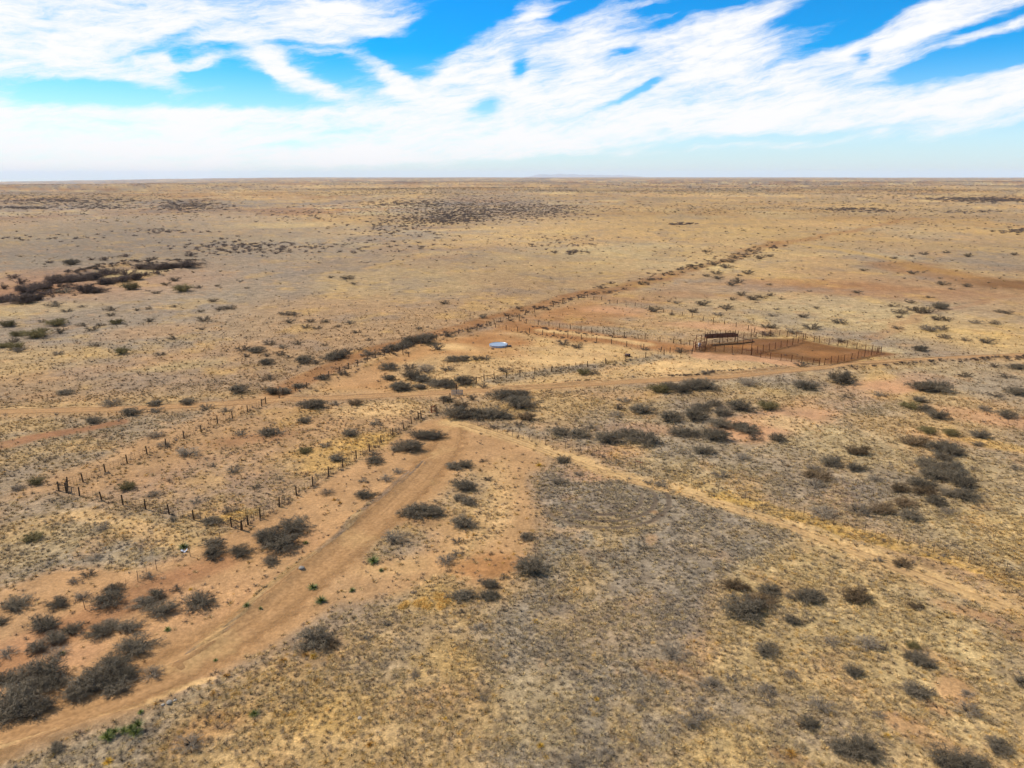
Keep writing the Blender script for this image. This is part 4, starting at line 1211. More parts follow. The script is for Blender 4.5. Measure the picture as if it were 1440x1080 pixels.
def build_far_brush():
    """the scrub beyond the shrubs one can tell apart, and the low brush between them"""
    g = np.random.default_rng(19)
    pts = [(x, y, r, .6) for (x, y, z, r, t) in REST]
    tones = [lin(116, 102, 84) if t in 'do' else lin(112, 94, 84) if t == 'p' else lin(140, 126, 106) for (x, y, z, r, t) in REST]
    T = list(tones)

    def put(x, y, r, tint):
        for a, b, c, d in zip(x, y, r, tint): pts.append((a, b, c, .6)); T.append(d)
    # open far plain
    for (r0, r1, n, s0, s1) in ((230, 520, 420, .5, 1.2), (520, 1100, 2400, .6, 1.6), (1100, 2600, 7600, .8, 2.2), (2600, 6500, 7500, 1.4, 3.6)):
        x, y = wedge(int(n * 3.9), r0, r1, 57, int(r0))
        f = fbm(x, y, r0 * .35, 91, 4)
        k = g.uniform(0, 1, len(x)) < sstep(.42, .72, f) * .9 + .08
        x, y = x[k][:int(n * 1.3)], y[k][:int(n * 1.3)]
        put(x, y, g.uniform(s0, s1, len(x)) * g.uniform(.7, 1.1, len(x)), lin(126, 111, 90) * g.uniform(.8, 1.35, len(x))[:, None])
    # the denser belts: centre, spread in photo pixels, how many, radius in m
    for (cx, cy, rx, ry, n, r) in ((680, 292, 120, 17, 1500, 1.15), (625, 310, 60, 6, 320, 1.3), (640, 300, 60, 8, 300, 1.5), (760, 295, 60, 10, 250, 1.5), (575, 284, 60, 6, 220, 1.8), (560, 315, 60, 12, 150, 1.3), (80, 281, 110, 5, 420, 1.9), (265, 288, 50, 8, 360, 1.7),
                                   (20, 291, 50, 2, 160, 1.6), (140, 290, 60, 4, 180, 1.6), (350, 350, 120, 10, 110, 1.2), (330, 345, 50, 8, 60, 1.3), (480, 348, 160, 8, 90, 1.2), (420, 300, 90, 12, 110, 1.4), (230, 325, 60, 4, 60, 1.3), (60, 335, 60, 4, 40, 1.2),
                                   (1400, 281, 60, 2.5, 240, 2.2), (1350, 279, 50, 2, 160, 2.2), (1190, 293, 40, 2, 70, 2.0), (1230, 296, 40, 2, 60, 1.6), (1370, 297, 50, 2, 50, 1.6), (1430, 325, 30, 4, 40, 1.6), (960, 315, 16, 1.5, 40, 1.5),
                                   (790, 345, 50, 3, 26, 1.1), (800, 354, 36, 3, 14, 1.4), (780, 336, 60, 4, 40, .9), (560, 330, 90, 8, 70, 1.1), (1010, 256, 200, 2, 160, 2.8), (1225, 255, 40, 1.2, 120, 3.2), (860, 262, 300, 4, 160, 2.6), (300, 262, 250, 4, 160, 2.6)):
        px = g.normal(cx, rx * .55, n); py = np.maximum(g.normal(cy, ry * .55, n), 253.5)
        x, y = flat(px, py)
        put(x, y, 1.2 * r * g.uniform(.5, 1.35, n), lin(124, 108, 98) * g.uniform(.75, 1.25, n)[:, None])
    for (line, w, n, r) in ((POND_A, 2.2, 150, 1.2), (POND_B, 1.6, 70, .9), ([(0, 424), (40, 418), (90, 408), (150, 398)], 6, 120, 1.3), ([(455, 531), (520, 505), (560, 490), (600, 478), (660, 464), (720, 446), (800, 421), (850, 409)], 1.5, 150, .8),
                             ([(850, 408), (900, 396), (950, 383), (1000, 369), (1050, 356), (1090, 346)], 4, 130, 1.1), ([(1175, 518), (1220, 513), (1300, 509), (1440, 504), (1500, 501)], .7, 190, .55), ([(930, 529), (1010, 526), (1060, 523), (1112, 517)], .35, 120, .38), ([(665, 547), (700, 545), (800, 539), (850, 534)], .5, 110, .42),
                             ([(745, 459), (800, 467), (880, 476)], .6, 60, .45), ([(720, 466), (800, 476), (850, 484)], .5, 40, .4)):
        Q = pline(line); d = np.concatenate([[0], np.cumsum(np.hypot(*np.diff(Q, axis=0).T))]); t = g.uniform(0, d[-1], n)
        put(np.interp(t, d, Q[:, 0]) + g.normal(0, w, n), np.interp(t, d, Q[:, 1]) + g.normal(0, w, n), r * g.uniform(.5, 1.3, n), lin(104, 89, 78) * g.uniform(.8, 1.2, n)[:, None])
    n = len(pts); P = np.array(pts)
    z = height(P[:, 0], P[:, 1])
    ok = off_ways(P[:, 0], P[:, 1])
    scl = np.stack([P[:, 2] * g.uniform(1.0, 1.6, n) * (1 + .9 * sstep(500, 1500, P[:, 1])), P[:, 2] * g.uniform(.9, 1.25, n), P[:, 2] * g.uniform(.5, .8, n)], 1)
    rot = np.stack([np.zeros(n), np.zeros(n), g.normal(0, .5, n)], 1)
    meshes = [twig_mesh('brush_clump', 200 + k, 16, 9, 2, .75, 2.2, 0, M_TWIGTINT) for k in range(4)]
    scatter('far_brush', np.stack([P[:, 0], P[:, 1], z], 1)[ok], rot[ok], scl[ok], g.integers(0, 4, n)[ok], np.array(T)[ok], meshes,
            'countless dark scrub bushes dotting the far plain to the horizon', 'scrub')
    print('far brush', n)
    # ankle-high dead weeds in the nearer half
    X = []; Y = []; Z = []
    for (r0, r1, dens, s, seed) in ((18, 110, .09, .30, 301), (110, 260, .028, .42, 302), (260, 480, .006, .6, 303)):
        area = R(120) / 2 * (r1 * r1 - r0 * r0)
        x, y = wedge(int(area * dens), r0, r1, 60, seed)
        X.append(x); Y.append(y); Z.append(np.full(x.shape, s))
    # litter, stones and dead stalks heaped along the graded edges and fence feet
    for (line, w, dens, s) in ((TRACK_L, .5, 5, .28), (TRACK_R, .5, 2.2, .22), (BERM_E1, .8, 2.5, .5), (BERM_E2, .9, 2.5, .5), (BERM_E3, .6, 2.2, .42), (RIDGE, 1.2, .8, .5), (SIDE, 2.2, .25, .4),
                              ([(700, 600), (760, 620), (893, 657), (1040, 700), (1160, 733), (1320, 778), (1440, 812)], .8, 1.0, .34), ([(345, 742), (440, 683), (536, 623), (607, 583)], .35, 2.6, .3), ([(345, 742), (205, 716), (90, 692)], .35, 1.8, .28), ([(97, 688), (179, 652), (283, 608), (370, 570)], .4, 1.6, .28), ([(697, 535), (780, 522), (930, 500)], 1.6, 1.4, .45)):
        Q = pline(line); d = np.concatenate([[0], np.cumsum(np.hypot(*np.diff(Q, axis=0).T))])
        n = int(d[-1] * dens); t = g.uniform(0, d[-1], n)
        X.append(np.interp(t, d, Q[:, 0]) + g.normal(0, w, n)); Y.append(np.interp(t, d, Q[:, 1]) + g.normal(0, w, n)); Z.append(np.full(n, s))
    x = np.concatenate(X); y = np.concatenate(Y); s = np.concatenate(Z)
    ok = off_ways(x, y); x, y, s = x[ok], y[ok], s[ok]; n = len(x)
    s = s * g.uniform(.5, 1.5, n)
    pal = np.array([lin(104, 92, 80), lin(130, 120, 106), lin(122, 94, 64), lin(150, 124, 70)])
    meshes = [twig_mesh('weed_stalks', 240 + k, 11, 5, 1, .7, 2.4, 0, M_TWIGTINT) for k in range(3)]
    scatter('dead_weeds', np.stack([x, y, height(x, y)], 1), np.stack([np.zeros(n), np.zeros(n), g.uniform(0, 6.28, n)], 1), np.stack([s * 1.2, s * 1.2, s], 1), g.integers(0, 3, n),
            pal[g.choice(4, n, p=[.4, .35, .15, .1])] * g.uniform(.8, 1.2, n)[:, None], meshes, 'low dead weeds and litter between the shrubs and along fences', 'weeds')
    print('weeds', n)


build_far_brush()


# ------------------------------------------------------------------ yuccas and golden bunches
M_YUCCA = simple_mat('yucca_leaf', lin(82, 92, 34), lin(122, 128, 56), 3, .6, .3, rnd=.2)
M_DEAD = simple_mat('yucca_dead_leaf', lin(128, 116, 96), lin(158, 146, 122), 3)
M_GOLDG = simple_mat('golden_bunch', lin(168, 128, 36), lin(206, 164, 62), 3, rnd=.15)
M_OCHRE = simple_mat('ochre_bunch', lin(150, 108, 46), lin(186, 140, 70), 3, rnd=.15)

YUCCAS = [
    (258, 770, 17, 'dark green yucca beside the white scrap below the trap fence'), (525, 790, 20, 'bright green yucca right of the track among grey litter'),
    (536, 803, 9, 'tiny green yucca just below the bright one right of the track'), (440, 827, 16, 'low green yucca in the middle of the bare swath'),
    (451, 846, 18, 'grey-leaved yucca in the bare swath near the straw patch'), (495, 831, 11, 'thin dark yucca on the bare swath, right of the low one'),
    (347, 852, 11, 'small green yucca on the left edge line of the track'), (366, 856, 7, 'tiny yucca touching the edge line of the track'),
    (236, 886, 11, 'small yellow-green yucca between brush and track'), (303, 929, 7, 'tiny yucca alone on the middle of the near track'),
    (358, 1005, 16, 'round green yucca alone in the near golden grass'), (219, 834, 9, 'small green yucca growing in the upper brush row'),
    (430, 764, 8, 'pale yellow-green yucca right of the dark clump'), (88, 920, 10, 'small green yucca in the left brush'), (198, 1002, 9, 'small green yucca on the pale edge below the track'),
]
BUNCHES = [
    (318, 952, 15, 'o', 'ochre bunch grass where the near track meets grass'), (300, 977, 13, 'o', 'ochre bunch grass below the track by a dead stalk'), (398, 930, 16, 'o', 'dark ochre bunch grass left of the near shrub at the track edge'),
    (430, 922, 14, 'o', 'ochre bunch grass right below the near track-edge shrub'), (441, 924, 14, 'y', 'yellow bunch grass below the near track-edge shrub'), (152, 1072, 17, 'y', 'bright yellow bunch grass at the bottom left'),
    (839, 984, 11, 'y', 'orange-yellow bunch grass alone in the grey near grass'), (753, 874, 11, 'y', 'yellow bunch grass at the upper left of the grey field'), (760, 1049, 13, 'y', 'yellow bunch grass near the bottom in grey grass'),
    (768, 1066, 9, 'y', 'small yellow bunch grass at the bottom edge in grey grass'), (520, 1048, 14, 'o', 'ochre bunch grass near the bottom in golden grass'), (1112, 1060, 20, 'o', 'broad ochre bunch grass at the bottom among pale tussocks'),
    (1247, 1036, 15, 'y', 'yellow bunch grass by the red soil at the lower right'), (446, 957, 10, 'o', 'small ochre bunch grass in the golden near grass'), (385, 955, 9, 'o', 'small ochre bunch grass left of the golden near grass'),
    (470, 703, 9, 'o', 'left ochre bunch grass between trap fence and track'), (478, 708, 9, 'o', 'right ochre bunch grass between trap fence and track'), (268, 829, 7, 'y', 'tiny yellow bunch grass above the upper brush row'),
    (480, 831, 6, 'o', 'tiny ochre bunch grass on the bare swath'), (626, 1011, 8, 'y', 'small yellow bunch grass in the bottom grass'), (683, 902, 8, 'y', 'small yellow bunch grass left of the grey field'),
    (758, 655, 12, 'y', 'yellow bunch grass on the path below the right fence'),
]


def build_yuccas():
    live = [blade_tuft('yucca_leaves', 400 + k, 130, 1.0, 1.65, .085, M_YUCCA, .12, 2) for k in range(3)]
    dead = [blade_tuft('yucca_skirt', 410 + k, 60, .95, 1.5, .08, M_DEAD, .5, 2) for k in range(2)]
    for me in dead:
        for v in me.vertices: v.co.z = v.co.z * .35
    g = np.random.default_rng(5)
    for k, (px, py, w, lab) in enumerate(YUCCAS):
        r = w * mpp(px, py) / 2 * 1.1
        p = ground_at(px, py)
        o = empty('yucca', p, g.uniform(0, 6), lab, 'yucca', 'green yuccas dotting the near ground')
        link('leaf_rosette', live[k % 3], o, (0, 0, r * .12), (0, 0, 0), (r, r, r * .95))
        link('dead_skirt', dead[k % 2], o, (0, 0, 0), (0, 0, 0), (r, r, r))
    # the big many-headed clump by the near track
    o = empty('yucca_clump', ground_at(180, 1034), 0, 'large many-headed dark green yucca clump with grey skirt, bottom left', 'yucca', 'green yuccas dotting the near ground')
    for (dx, dy, h, r) in ((-1.35, -.35, .1, .62), (-1.0, .1, .2, .5), (-.45, .3, .15, .45), (.1, .35, .2, .6), (.55, .55, .45, .55), (.6, .05, .15, .55), (-1.45, .15, .1, .4)):
        c = link('leaf_rosette', live[int(g.integers(0, 3))], o, (dx, dy, h), (g.normal(0, .2), g.normal(0, .2), g.uniform(0, 6)), (r, r, r))
    for (dx, dy, r) in ((.6, -.45, .75), (1.0, -.1, .6), (-.1, -.2, .6), (.95, -.6, .5)):
        link('dead_skirt', dead[int(g.integers(0, 2))], o, (dx, dy, .03), (0, 0, g.uniform(0, 6)), (r, r, r * 1.3))
    by = [blade_tuft('bunch_gold', 430 + k, 110, 1.0, 1.15, .075, M_GOLDG, .5) for k in range(2)]
    bo = [blade_tuft('bunch_ochre', 440 + k, 110, 1.0, 1.2, .075, M_OCHRE, .5) for k in range(2)]
    for k, (px, py, w, t, lab) in enumerate(BUNCHES):
        r = w * mpp(px, py) / 2 * 1.05
        o = link('bunch_grass', (by if t == 'y' else bo)[k % 2], None, ground_at(px, py), (0, 0, g.uniform(0, 6)), (r, r, r * .8))
        tag(o, lab, 'bunch grass', 'yellow bunch grasses standing out of the near grass')
    # golden straw heap of tangled long grass
    X = []
    P = pline([(548, 858), (575, 842), (612, 830), (638, 840), (620, 854), (575, 862)])
    x = g.uniform(P[:, 0].min() - 1, P[:, 0].max() + 1, 2300); y = g.uniform(P[:, 1].min() - 1, P[:, 1].max() + 1, 2300)
    dd = seg_dist(x, y, P, True); dd = np.where(inside(x, y, P), dd, -dd)
    k = (dd + 3.2 * (fbm(x, y, 2.2, 95, 4) - .5) > .15) & (fbm(x, y, 1.1, 96, 3) > .36); x, y = x[k], y[k]; n = len(x)
    s = g.uniform(.22, .5, n)
    ms = [blade_tuft('straw_bunch', 450 + q, 50, 1.0, 1.3, .09, M_TINT, .8) for q in range(2)]
    scatter('golden_straw', np.stack([x, y, height(x, y)], 1), np.stack([g.normal(0, .2, n), g.normal(0, .2, n), g.uniform(0, 6.28, n)], 1), np.stack([s, s, s * .9], 1), g.integers(0, 2, n),
            (C_STRAW * 1.25 + .04) * g.uniform(.75, 1.15, n)[:, None], ms, 'patch of matted golden straw where the bare swath ends', 'straw')


build_yuccas()

# ------------------------------------------------------------------ fences
M_POST = simple_mat('weathered_post', lin(78, 60, 43), lin(106, 84, 60), 12, stretch=(3, 3, .6))
M_CPOST = simple_mat('corral_post', lin(78, 50, 34), lin(112, 76, 50), 12, stretch=(3, 3, .6))
M_WIRE = simple_mat('rusty_wire', lin(92, 76, 62), lin(120, 104, 86), 30, .7, .3, .3)
M_RUST = simple_mat('rusty_pipe', lin(96, 52, 32), lin(134, 78, 48), 10, .75, .3, .2)
M_PLANK = simple_mat('dark_plank', lin(92, 60, 46), lin(124, 86, 64), 6, stretch=(.6, 6, 6))
M_PALEW = simple_mat('bleached_plank', lin(176, 168, 156), lin(206, 198, 184), 6, stretch=(6, 6, .6))


def post_mesh(name, h, r, mat, seed, sides=8):
    g = np.random.default_rng(seed)
    mb = MB()
    lx, ly = g.normal(0, .03, 2)
    zs = [-.3, 0, h * .35, h * .7, h - .02, h]
    mb.tube([(lx * z, ly * z + .012 * math.sin(3 * z + seed), z) for z in zs], [r * 1.08, r * 1.06, r * g.uniform(.94, 1.03), r * .95, r * .93, r * .8], sides, twist=g.uniform(0, 1))
    return mb.mesh(name, mat)


WOOD = [post_mesh('wood_post', 1.34, .095, M_POST, k) for k in range(5)]
TPOST = [post_mesh('steel_post', 1.25, .032, M_WIRE, 20 + k, 5) for k in range(2)]
PIPE = [post_mesh('corral_post', 1.5, .075, M_CPOST, 30 + k) for k in range(4)]


def fence(name, px_posts, label, cat='fence', meshes=WOOD, hscale=1.0, strands=(.25, .52, .8, 1.08), wr=.011, stays=4, braces=(), brace_h=1.0, wire_mat=M_WIRE, group=None,
          skip=(), extra=None, tall={}):
    """posts stand where the photo shows them; strands, stays and brace rails run between them"""
    g = np.random.default_rng(len(px_posts) * 13 + int(px_posts[0][0]))
    W = [ground_at(*p) for p in px_posts]
    o = empty(name, W[0], 0, label, cat, group)
    base = W[0]
    top = {}
    for i, w in enumerate(W):
        hs = hscale * g.uniform(.93, 1.07) * tall.get(i, 1.0)
        link('post', meshes[int(g.integers(0, len(meshes)))], o, w - base, (g.normal(0, .025), g.normal(0, .025), g.uniform(0, 6)), (1, 1, hs))
    mb = MB()
    for i in range(len(W) - 1):
        if i in skip: continue
        a, b = W[i] - base, W[i + 1] - base
        n = max(1, int((b - a).length / 4))
        for s in strands:
            s2 = s * hscale
            pts = []
            for k in range(n + 1):
                t = k / n
                p = a.lerp(b, t)
                zz = hz(p.x + base.x, p.y + base.y) - base.z if 0 < t < 1 else p.z
                pts.append((p.x, p.y, zz + s2 + g.normal(0, .015)))
            mb.tube(pts, wr, 3, False)
        ns = stays if isinstance(stays, int) else stays(i)
        for k in range(ns):
            t = (k + 1) / (ns + 1) + g.normal(0, .02)
            p = a.lerp(b, t); zz = hz(p.x + base.x, p.y + base.y) - base.z
            mb.tube([(p.x, p.y, zz + .06), (p.x + g.normal(0, .03), p.y + g.normal(0, .03), zz + max(strands) * hscale + .06)], .016, 4, True)
    if mb.v: mb.build('wire', wire_mat, o)
    for (i, j) in braces:
        m2 = MB()
        a, b = W[i] - base, W[j] - base
        m2.tube([a + Vector((0, 0, brace_h)), b + Vector((0, 0, brace_h))], .055, 6)
        m2.build('brace_rail', M_POST if meshes is WOOD else M_RUST, o)
    return o


FG = 'wire fences of the old cattle trap and yard'
trap_nw = [(93.6, 692.8), (95, 684), (117, 678), (148, 664), (179, 651.7), (207, 639), (233.6, 628), (259, 617), (283, 608), (306, 596.7), (327, 588.6), (348, 579.7), (368, 571), (374, 567.8)]
fence('trap_fence', trap_nw, 'far side wire fence of the empty trap, ending at the road', group=FG, braces=((0, 1), (12, 13)), skip=())
trap_sw = [(83, 690.5), (94.5, 693.2), (112, 697.8), (143, 704), (173, 710), (205, 716), (238, 723), (272.5, 731), (326, 741), (339, 745.5)]
fence('trap_fence', trap_sw, 'short near-left wire fence closing the empty trap', group=FG, braces=((0, 1), (8, 9)))
trap_se = [(340.5, 745), (349, 738), (366, 729), (392.5, 713), (417, 697), (440, 683), (462, 669), (482, 657), (501, 645), (519.5, 635), (536, 623), (552.5, 613), (567.5, 603), (578.6, 595.6),
           (588, 590), (592.5, 588.6)]
fence('trap_fence', trap_se, 'long near wire fence of the trap with many wooden posts', group=FG, braces=((0, 1), (14, 15)), stays=5)
fence('gate_post_row', [(607, 580.5), (611.7, 579), (614.5, 581), (624, 568), (633, 562)], 'short run of posts between the trap gate and the road', group=FG, braces=((0, 1),), stays=1)
yard = [(392.7, 560), (398, 556), (415.5, 550), (431.5, 546), (462, 531), (477, 524), (490.5, 519), (503, 514), (516.5, 508), (528, 502.5), (541, 499.5), (551, 497), (566, 492), (582, 487.5), (598, 482.5),
        (614, 477.5), (630, 473), (645, 469.5), (658, 466), (671, 462.5), (684.6, 458), (695, 456), (704, 453), (715, 449.5), (727, 446.5), (739, 443), (752, 439.6), (765, 435.6), (778, 431.5), (791, 427),
        (800, 424.5), (813, 421), (826, 418)]
fence('yard_fence', yard, 'long back fence of the yard running up to the far paddock corner', group=FG, braces=((0, 1),), stays=2, wr=.009)
pad = [(835, 421.5), (846, 422), (857.5, 427), (868, 427), (893, 431), (913, 435.5), (932.5, 439.6), (945, 442), (959, 444.5), (973, 447.5), (988.5, 451.5), (1003, 453.5), (1019, 456), (1035, 460), (1052, 464), (1061, 467)]
fence('paddock_fence', pad, 'far wire fence of the triangular paddock behind the lane', group=FG, braces=((0, 1),), stays=1, wr=.009)
lane_u = [(730, 452), (740, 455), (757, 457), (772, 459), (787, 461), (802, 463), (817, 465), (832, 467), (848, 469.5), (863, 471.5), (878, 473.5), (897.5, 476.2), (907, 477.5), (928, 480.3), (947, 482.6), (957.5, 484), (970, 485.5)]
fence('lane_fence', lane_u, 'upper wire fence of the narrow brown lane leading to the corral', group=FG, stays=2, wr=.010)
lane_l = [(696.7, 460.5), (711.7, 463.5), (728, 465.6), (744.6, 468), (763, 471), (779, 473), (798.5, 475), (817.5, 477.5), (839, 481), (860, 484), (881, 486.8), (905, 491), (929, 495), (942, 496.5), (958, 497.5), (973, 497.5)]
fence('lane_fence', lane_l, 'lower wire fence of the brown lane beside the tank yard', group=FG, stays=2, wr=.010)
fence('cross_fence', [(670, 538.5), (681, 535.5), (695, 533.5), (712, 531.5), (731, 529), (752, 526), (775, 523), (800, 519.5), (826, 516), (852, 512), (880, 508), (908, 503.5), (934, 499.5)],
      'low cross fence with a gate brace along the yard above the road', group=FG, braces=((0, 1), (1, 2)), stays=2)
fence('yard_fence', [(567, 499.5), (575, 502)], 'pair of posts standing in the yard by the big hedge', group=FG, stays=0)
fence('side_fence', [(614.5, 581.5), (642, 590), (672, 599), (700, 608), (721, 613.6), (744, 619), (767, 624.5), (795, 631), (826, 639), (860, 648), (893.6, 657), (903, 660), (936, 669), (972, 680), (1010, 691), (1048, 702),
                     (1088, 714), (1130, 726), (1172, 738.5), (1216, 751), (1262, 764), (1312, 778), (1362, 792), (1414, 806.5), (1470, 822)],
      'thin steel-post wire fence running from the trap to the right edge', group=FG, meshes=TPOST, stays=2, wr=.006, braces=((10, 11),))
fence('old_fence', [(310, 761), (268, 782.5), (221, 802.5), (194, 818), (160, 836), (120, 857)], 'old leaning wire fence straggling through brush below the trap', group=FG, meshes=TPOST, stays=1, wr=.005)


# ------------------------------------------------------------------ corral
CG = 'rusty pens of the corral'
CST = tuple(.18 + .19 * k for k in range(7))
front = [(977, 494), (991, 494), (1005.5, 494), (1018, 495.2), (1029.5, 496.4), (1043, 498), (1056, 500), (1069.6, 502.5), (1083, 504.7), (1098, 506.9), (1112.5, 509), (1127, 511), (1142.7, 513.3), (1152, 514.2)]
fence('corral_fence', front, 'near wire-mesh fence of the corral with two tall gate posts', group=CG, meshes=PIPE, hscale=1.12, strands=CST, wr=.03, stays=1, tall={5: 2.1, 6: 2.3}, braces=((12, 13), (5, 6)), brace_h=1.15, wire_mat=M_RUST)
side = [(1159, 513.4), (1168.5, 511.2), (1178, 509.5), (1187, 508), (1196.7, 506.3), (1206, 504.4), (1215.5, 502), (1225, 499.8), (1233, 498), (1239, 496.8)]
fence('corral_fence', side, 'right-hand wire-mesh fence of the corral by the road', group=CG, meshes=PIPE, hscale=1.12, strands=CST, wr=.03, stays=1, braces=((0, 1), (8, 9)), brace_h=1.2, wire_mat=M_RUST)
back = [(1235, 496), (1226, 494.8), (1216.7, 493.5), (1204.5, 491), (1190.5, 488.5), (1178, 487), (1165.6, 485), (1152, 482), (1144.5, 481), (1132, 477.8), (1119.6, 474.6), (1107, 473.4), (1095.6, 472.4), (1083, 473), (1072, 473.8)]
fence('corral_fence', back, 'far wire-mesh fence at the back of the corral', group=CG, meshes=PIPE, hscale=1.12, strands=CST, wr=.03, stays=1, wire_mat=M_RUST)
divi = [(1057, 499), (1065, 496.6), (1073, 494.6), (1081.5, 492.6), (1090, 490.8), (1098, 489), (1106.5, 487), (1114.5, 485), (1122, 482.5), (1129, 480)]
fence('corral_fence', divi, 'inner dividing fence across the middle of the corral', group=CG, meshes=PIPE, hscale=1.12, strands=CST, wr=.03, stays=0, wire_mat=M_RUST)
leftf = [(979, 492.5), (990, 489), (1001, 486), (1012, 483.5), (1023, 481), (1034, 478.8), (1045, 477), (1056, 475.4), (1063, 474.4)]
fence('corral_fence', leftf, 'planked left fence of the corral under the dark chute', group=CG, meshes=PIPE, strands=(.2, .45, .7, .95, 1.2, 1.4), wr=.04, stays=1, wire_mat=M_RUST, tall={6: 1.3, 7: 1.5})


def build_chute():
    """solid-sided loading chute on tall legs, with short stubs above its dark boards"""
    a, b = ground_at(993.5, 485), ground_at(1036.5, 482.6)
    base = a.copy()
    o = empty('cattle_chute', base, 0, 'raised dark-boarded cattle chute at the back left of the corral', 'cattle chute', CG)
    d = (b - a); d.z = 0; L = d.length; d.normalize(); n = Vector((-d.y, d.x, 0))
    rz = math.atan2(d.y, d.x)
    z0 = 1.65
    for s in (0, 1):
        off = n * (1.1 * s)
        m = MB()
        for k in range(3):
            c = d * (L / 2) + off
            m.box((c.x, c.y, z0 + .12 + k * .28), (L, .05, .26), rz)
        m.build('side_boards', M_PLANK, o)
    m = MB(); c = d * (L / 2) + n * .55
    m.box((c.x, c.y, z0 - .03), (L, 1.05, .06), rz)
    m.build('deck', M_PLANK, o)
    for k in range(7):
        p = d * (L * k / 6)
        for s in (0, 1):
            q = p + n * (1.1 * s + (.07 if s else -.07))
            m = MB(); m.tube([(q.x, q.y, -.3 if k in (0, 3, 6) else z0), (q.x, q.y, z0 + 1.5)], .075 if k in (0, 6) else .055, 6)
            m.build('leg' if k in (0, 3, 6) else 'upright', M_CPOST, o)
    m = MB()
    p0 = d * L + n * .55; p1 = d * (L + 5.0) + n * .55
    w = n * .52
    m.add([p0 + w + Vector((0, 0, z0)), p0 - w + Vector((0, 0, z0)), p1 - w + Vector((0, 0, .1)), p1 + w + Vector((0, 0, .1)),
           p0 + w + Vector((0, 0, z0 - .08)), p0 - w + Vector((0, 0, z0 - .08)), p1 - w + Vector((0, 0, .02)), p1 + w + Vector((0, 0, .02))],
          [[0, 3, 2, 1], [4, 5, 6, 7], [0, 1, 5, 4], [2, 3, 7, 6], [1, 2, 6, 5], [0, 4, 7, 3]])
    m.build('ramp', M_PLANK, o)
    # squeeze pen of tall rusty frames at the left end
    pts = [ground_at(*p) for p in ((974.5, 494), (978, 489.5), (985, 487), (977, 495), (983, 492.8), (992, 489))]
    o2 = empty('squeeze_pen', pts[0], 0, 'tall rusty pipe squeeze pen at the left corner of the corral', 'pen', CG)
    hh = [3.0, 3.3, 2.9, 2.3, 2.5, 2.7]
    for p, h in zip(pts, hh):
        q = p - pts[0]; m = MB(); m.tube([(q.x, q.y, q.z - .3), (q.x + .05, q.y, q.z + h)], .08, 6); m.build('post', M_RUST, o2)
    for (i, j, hs) in ((0, 1, (2.7, 1.7, .9)), (1, 2, (2.8, 1.4)), (0, 3, (2.1, 1.2)), (3, 4, (.5, .9, 1.3, 1.7)), (4, 5, (.5, .9, 1.3, 1.7, 2.3)), (2, 5, (2.5, 1.2))):
        for h in hs:
            a_, b_ = pts[i] - pts[0], pts[j] - pts[0]
            m = MB(); m.tube([a_ + Vector((0, 0, h)), b_ + Vector((0, 0, h))], .05, 5); m.build('rail', M_RUST, o2)
    # pale drum inside the pen
    q = ground_at(983.5, 487.5)
    m = MB(); m.lathe([(0, .0), (.29, 0), (.3, .05), (.31, .3), (.3, .32), (.31, .6), (.3, .86), (.27, .88), (.26, .84), (0, .84)], 20)
    t = link('drum', m.mesh('drum', simple_mat('white_drum', (.6, .6, .6), (.72, .72, .72), 5, .5, .4), True), None, q)
    tag(t, 'small white drum standing inside the rusty squeeze pen', 'drum')


build_chute()


# ------------------------------------------------------------------ stock tank
def build_tank():
    c = ground_at(701, 486.5)
    o = empty('stock_tank', c, 0, 'round shiny metal stock tank full of blue water in the bare yard', 'water tank')
    M_GALV = simple_mat('galvanised_steel', (.40, .42, .44), (.56, .58, .60), 3, .4, .5, .25)
    rr = 2.25
    m = MB()
    prof = [(rr - .02, -.1)]
    z = 0.0
    for k in range(5):
        prof += [(rr, z), (rr + .02, z + .035), (rr, z + .07)]; z += .09
    prof += [(rr + .035, z), (rr + .04, z + .03), (rr - .03, z + .035), (rr - .035, -.05)]
    m.lathe(prof, 56)
    m.build('rim_wall', M_GALV, o, True)
    w, nt, b = new_mat('tank_water', .28, .5)
    b.inputs['Base Color'].default_value = (.30, .33, .35, 1); b.inputs['IOR'].default_value = 1.33
    tc = N(nt, 'ShaderNodeTexCoord').outputs['Object']
    bp = N(nt, 'ShaderNodeBump'); bp.inputs['Strength'].default_value = .25; bp.inputs['Distance'].default_value = .03
    nt.links.new(noise(nt, tc, 3.5, 3), bp.inputs['Height']); nt.links.new(bp.outputs['Normal'], b.inputs['Normal'])
    m = MB(); m.lathe([(0.0, .42), (.7, .42), (1.4, .42), (rr - .04, .42)], 56); m.build('water', w, o, True)
    m = MB(); m.tube([(2.15, -.95, -.1), (2.2, -.97, .75)], .05, 6); m.tube([(2.2, -.97, .73), (1.6, -.65, .66)], .04, 6); m.build('inlet_pipe', M_RUST, o)
    m = MB()
    M_FL = simple_mat('float_box', (.05, .045, .04), (.09, .08, .07), 6)
    m.box((2.75, -.75, .18), (.7, .5, .36), .4); m.build('float_box', M_FL, o)
    # dark block of rubble beside it
    g = np.random.default_rng(4)


build_tank()


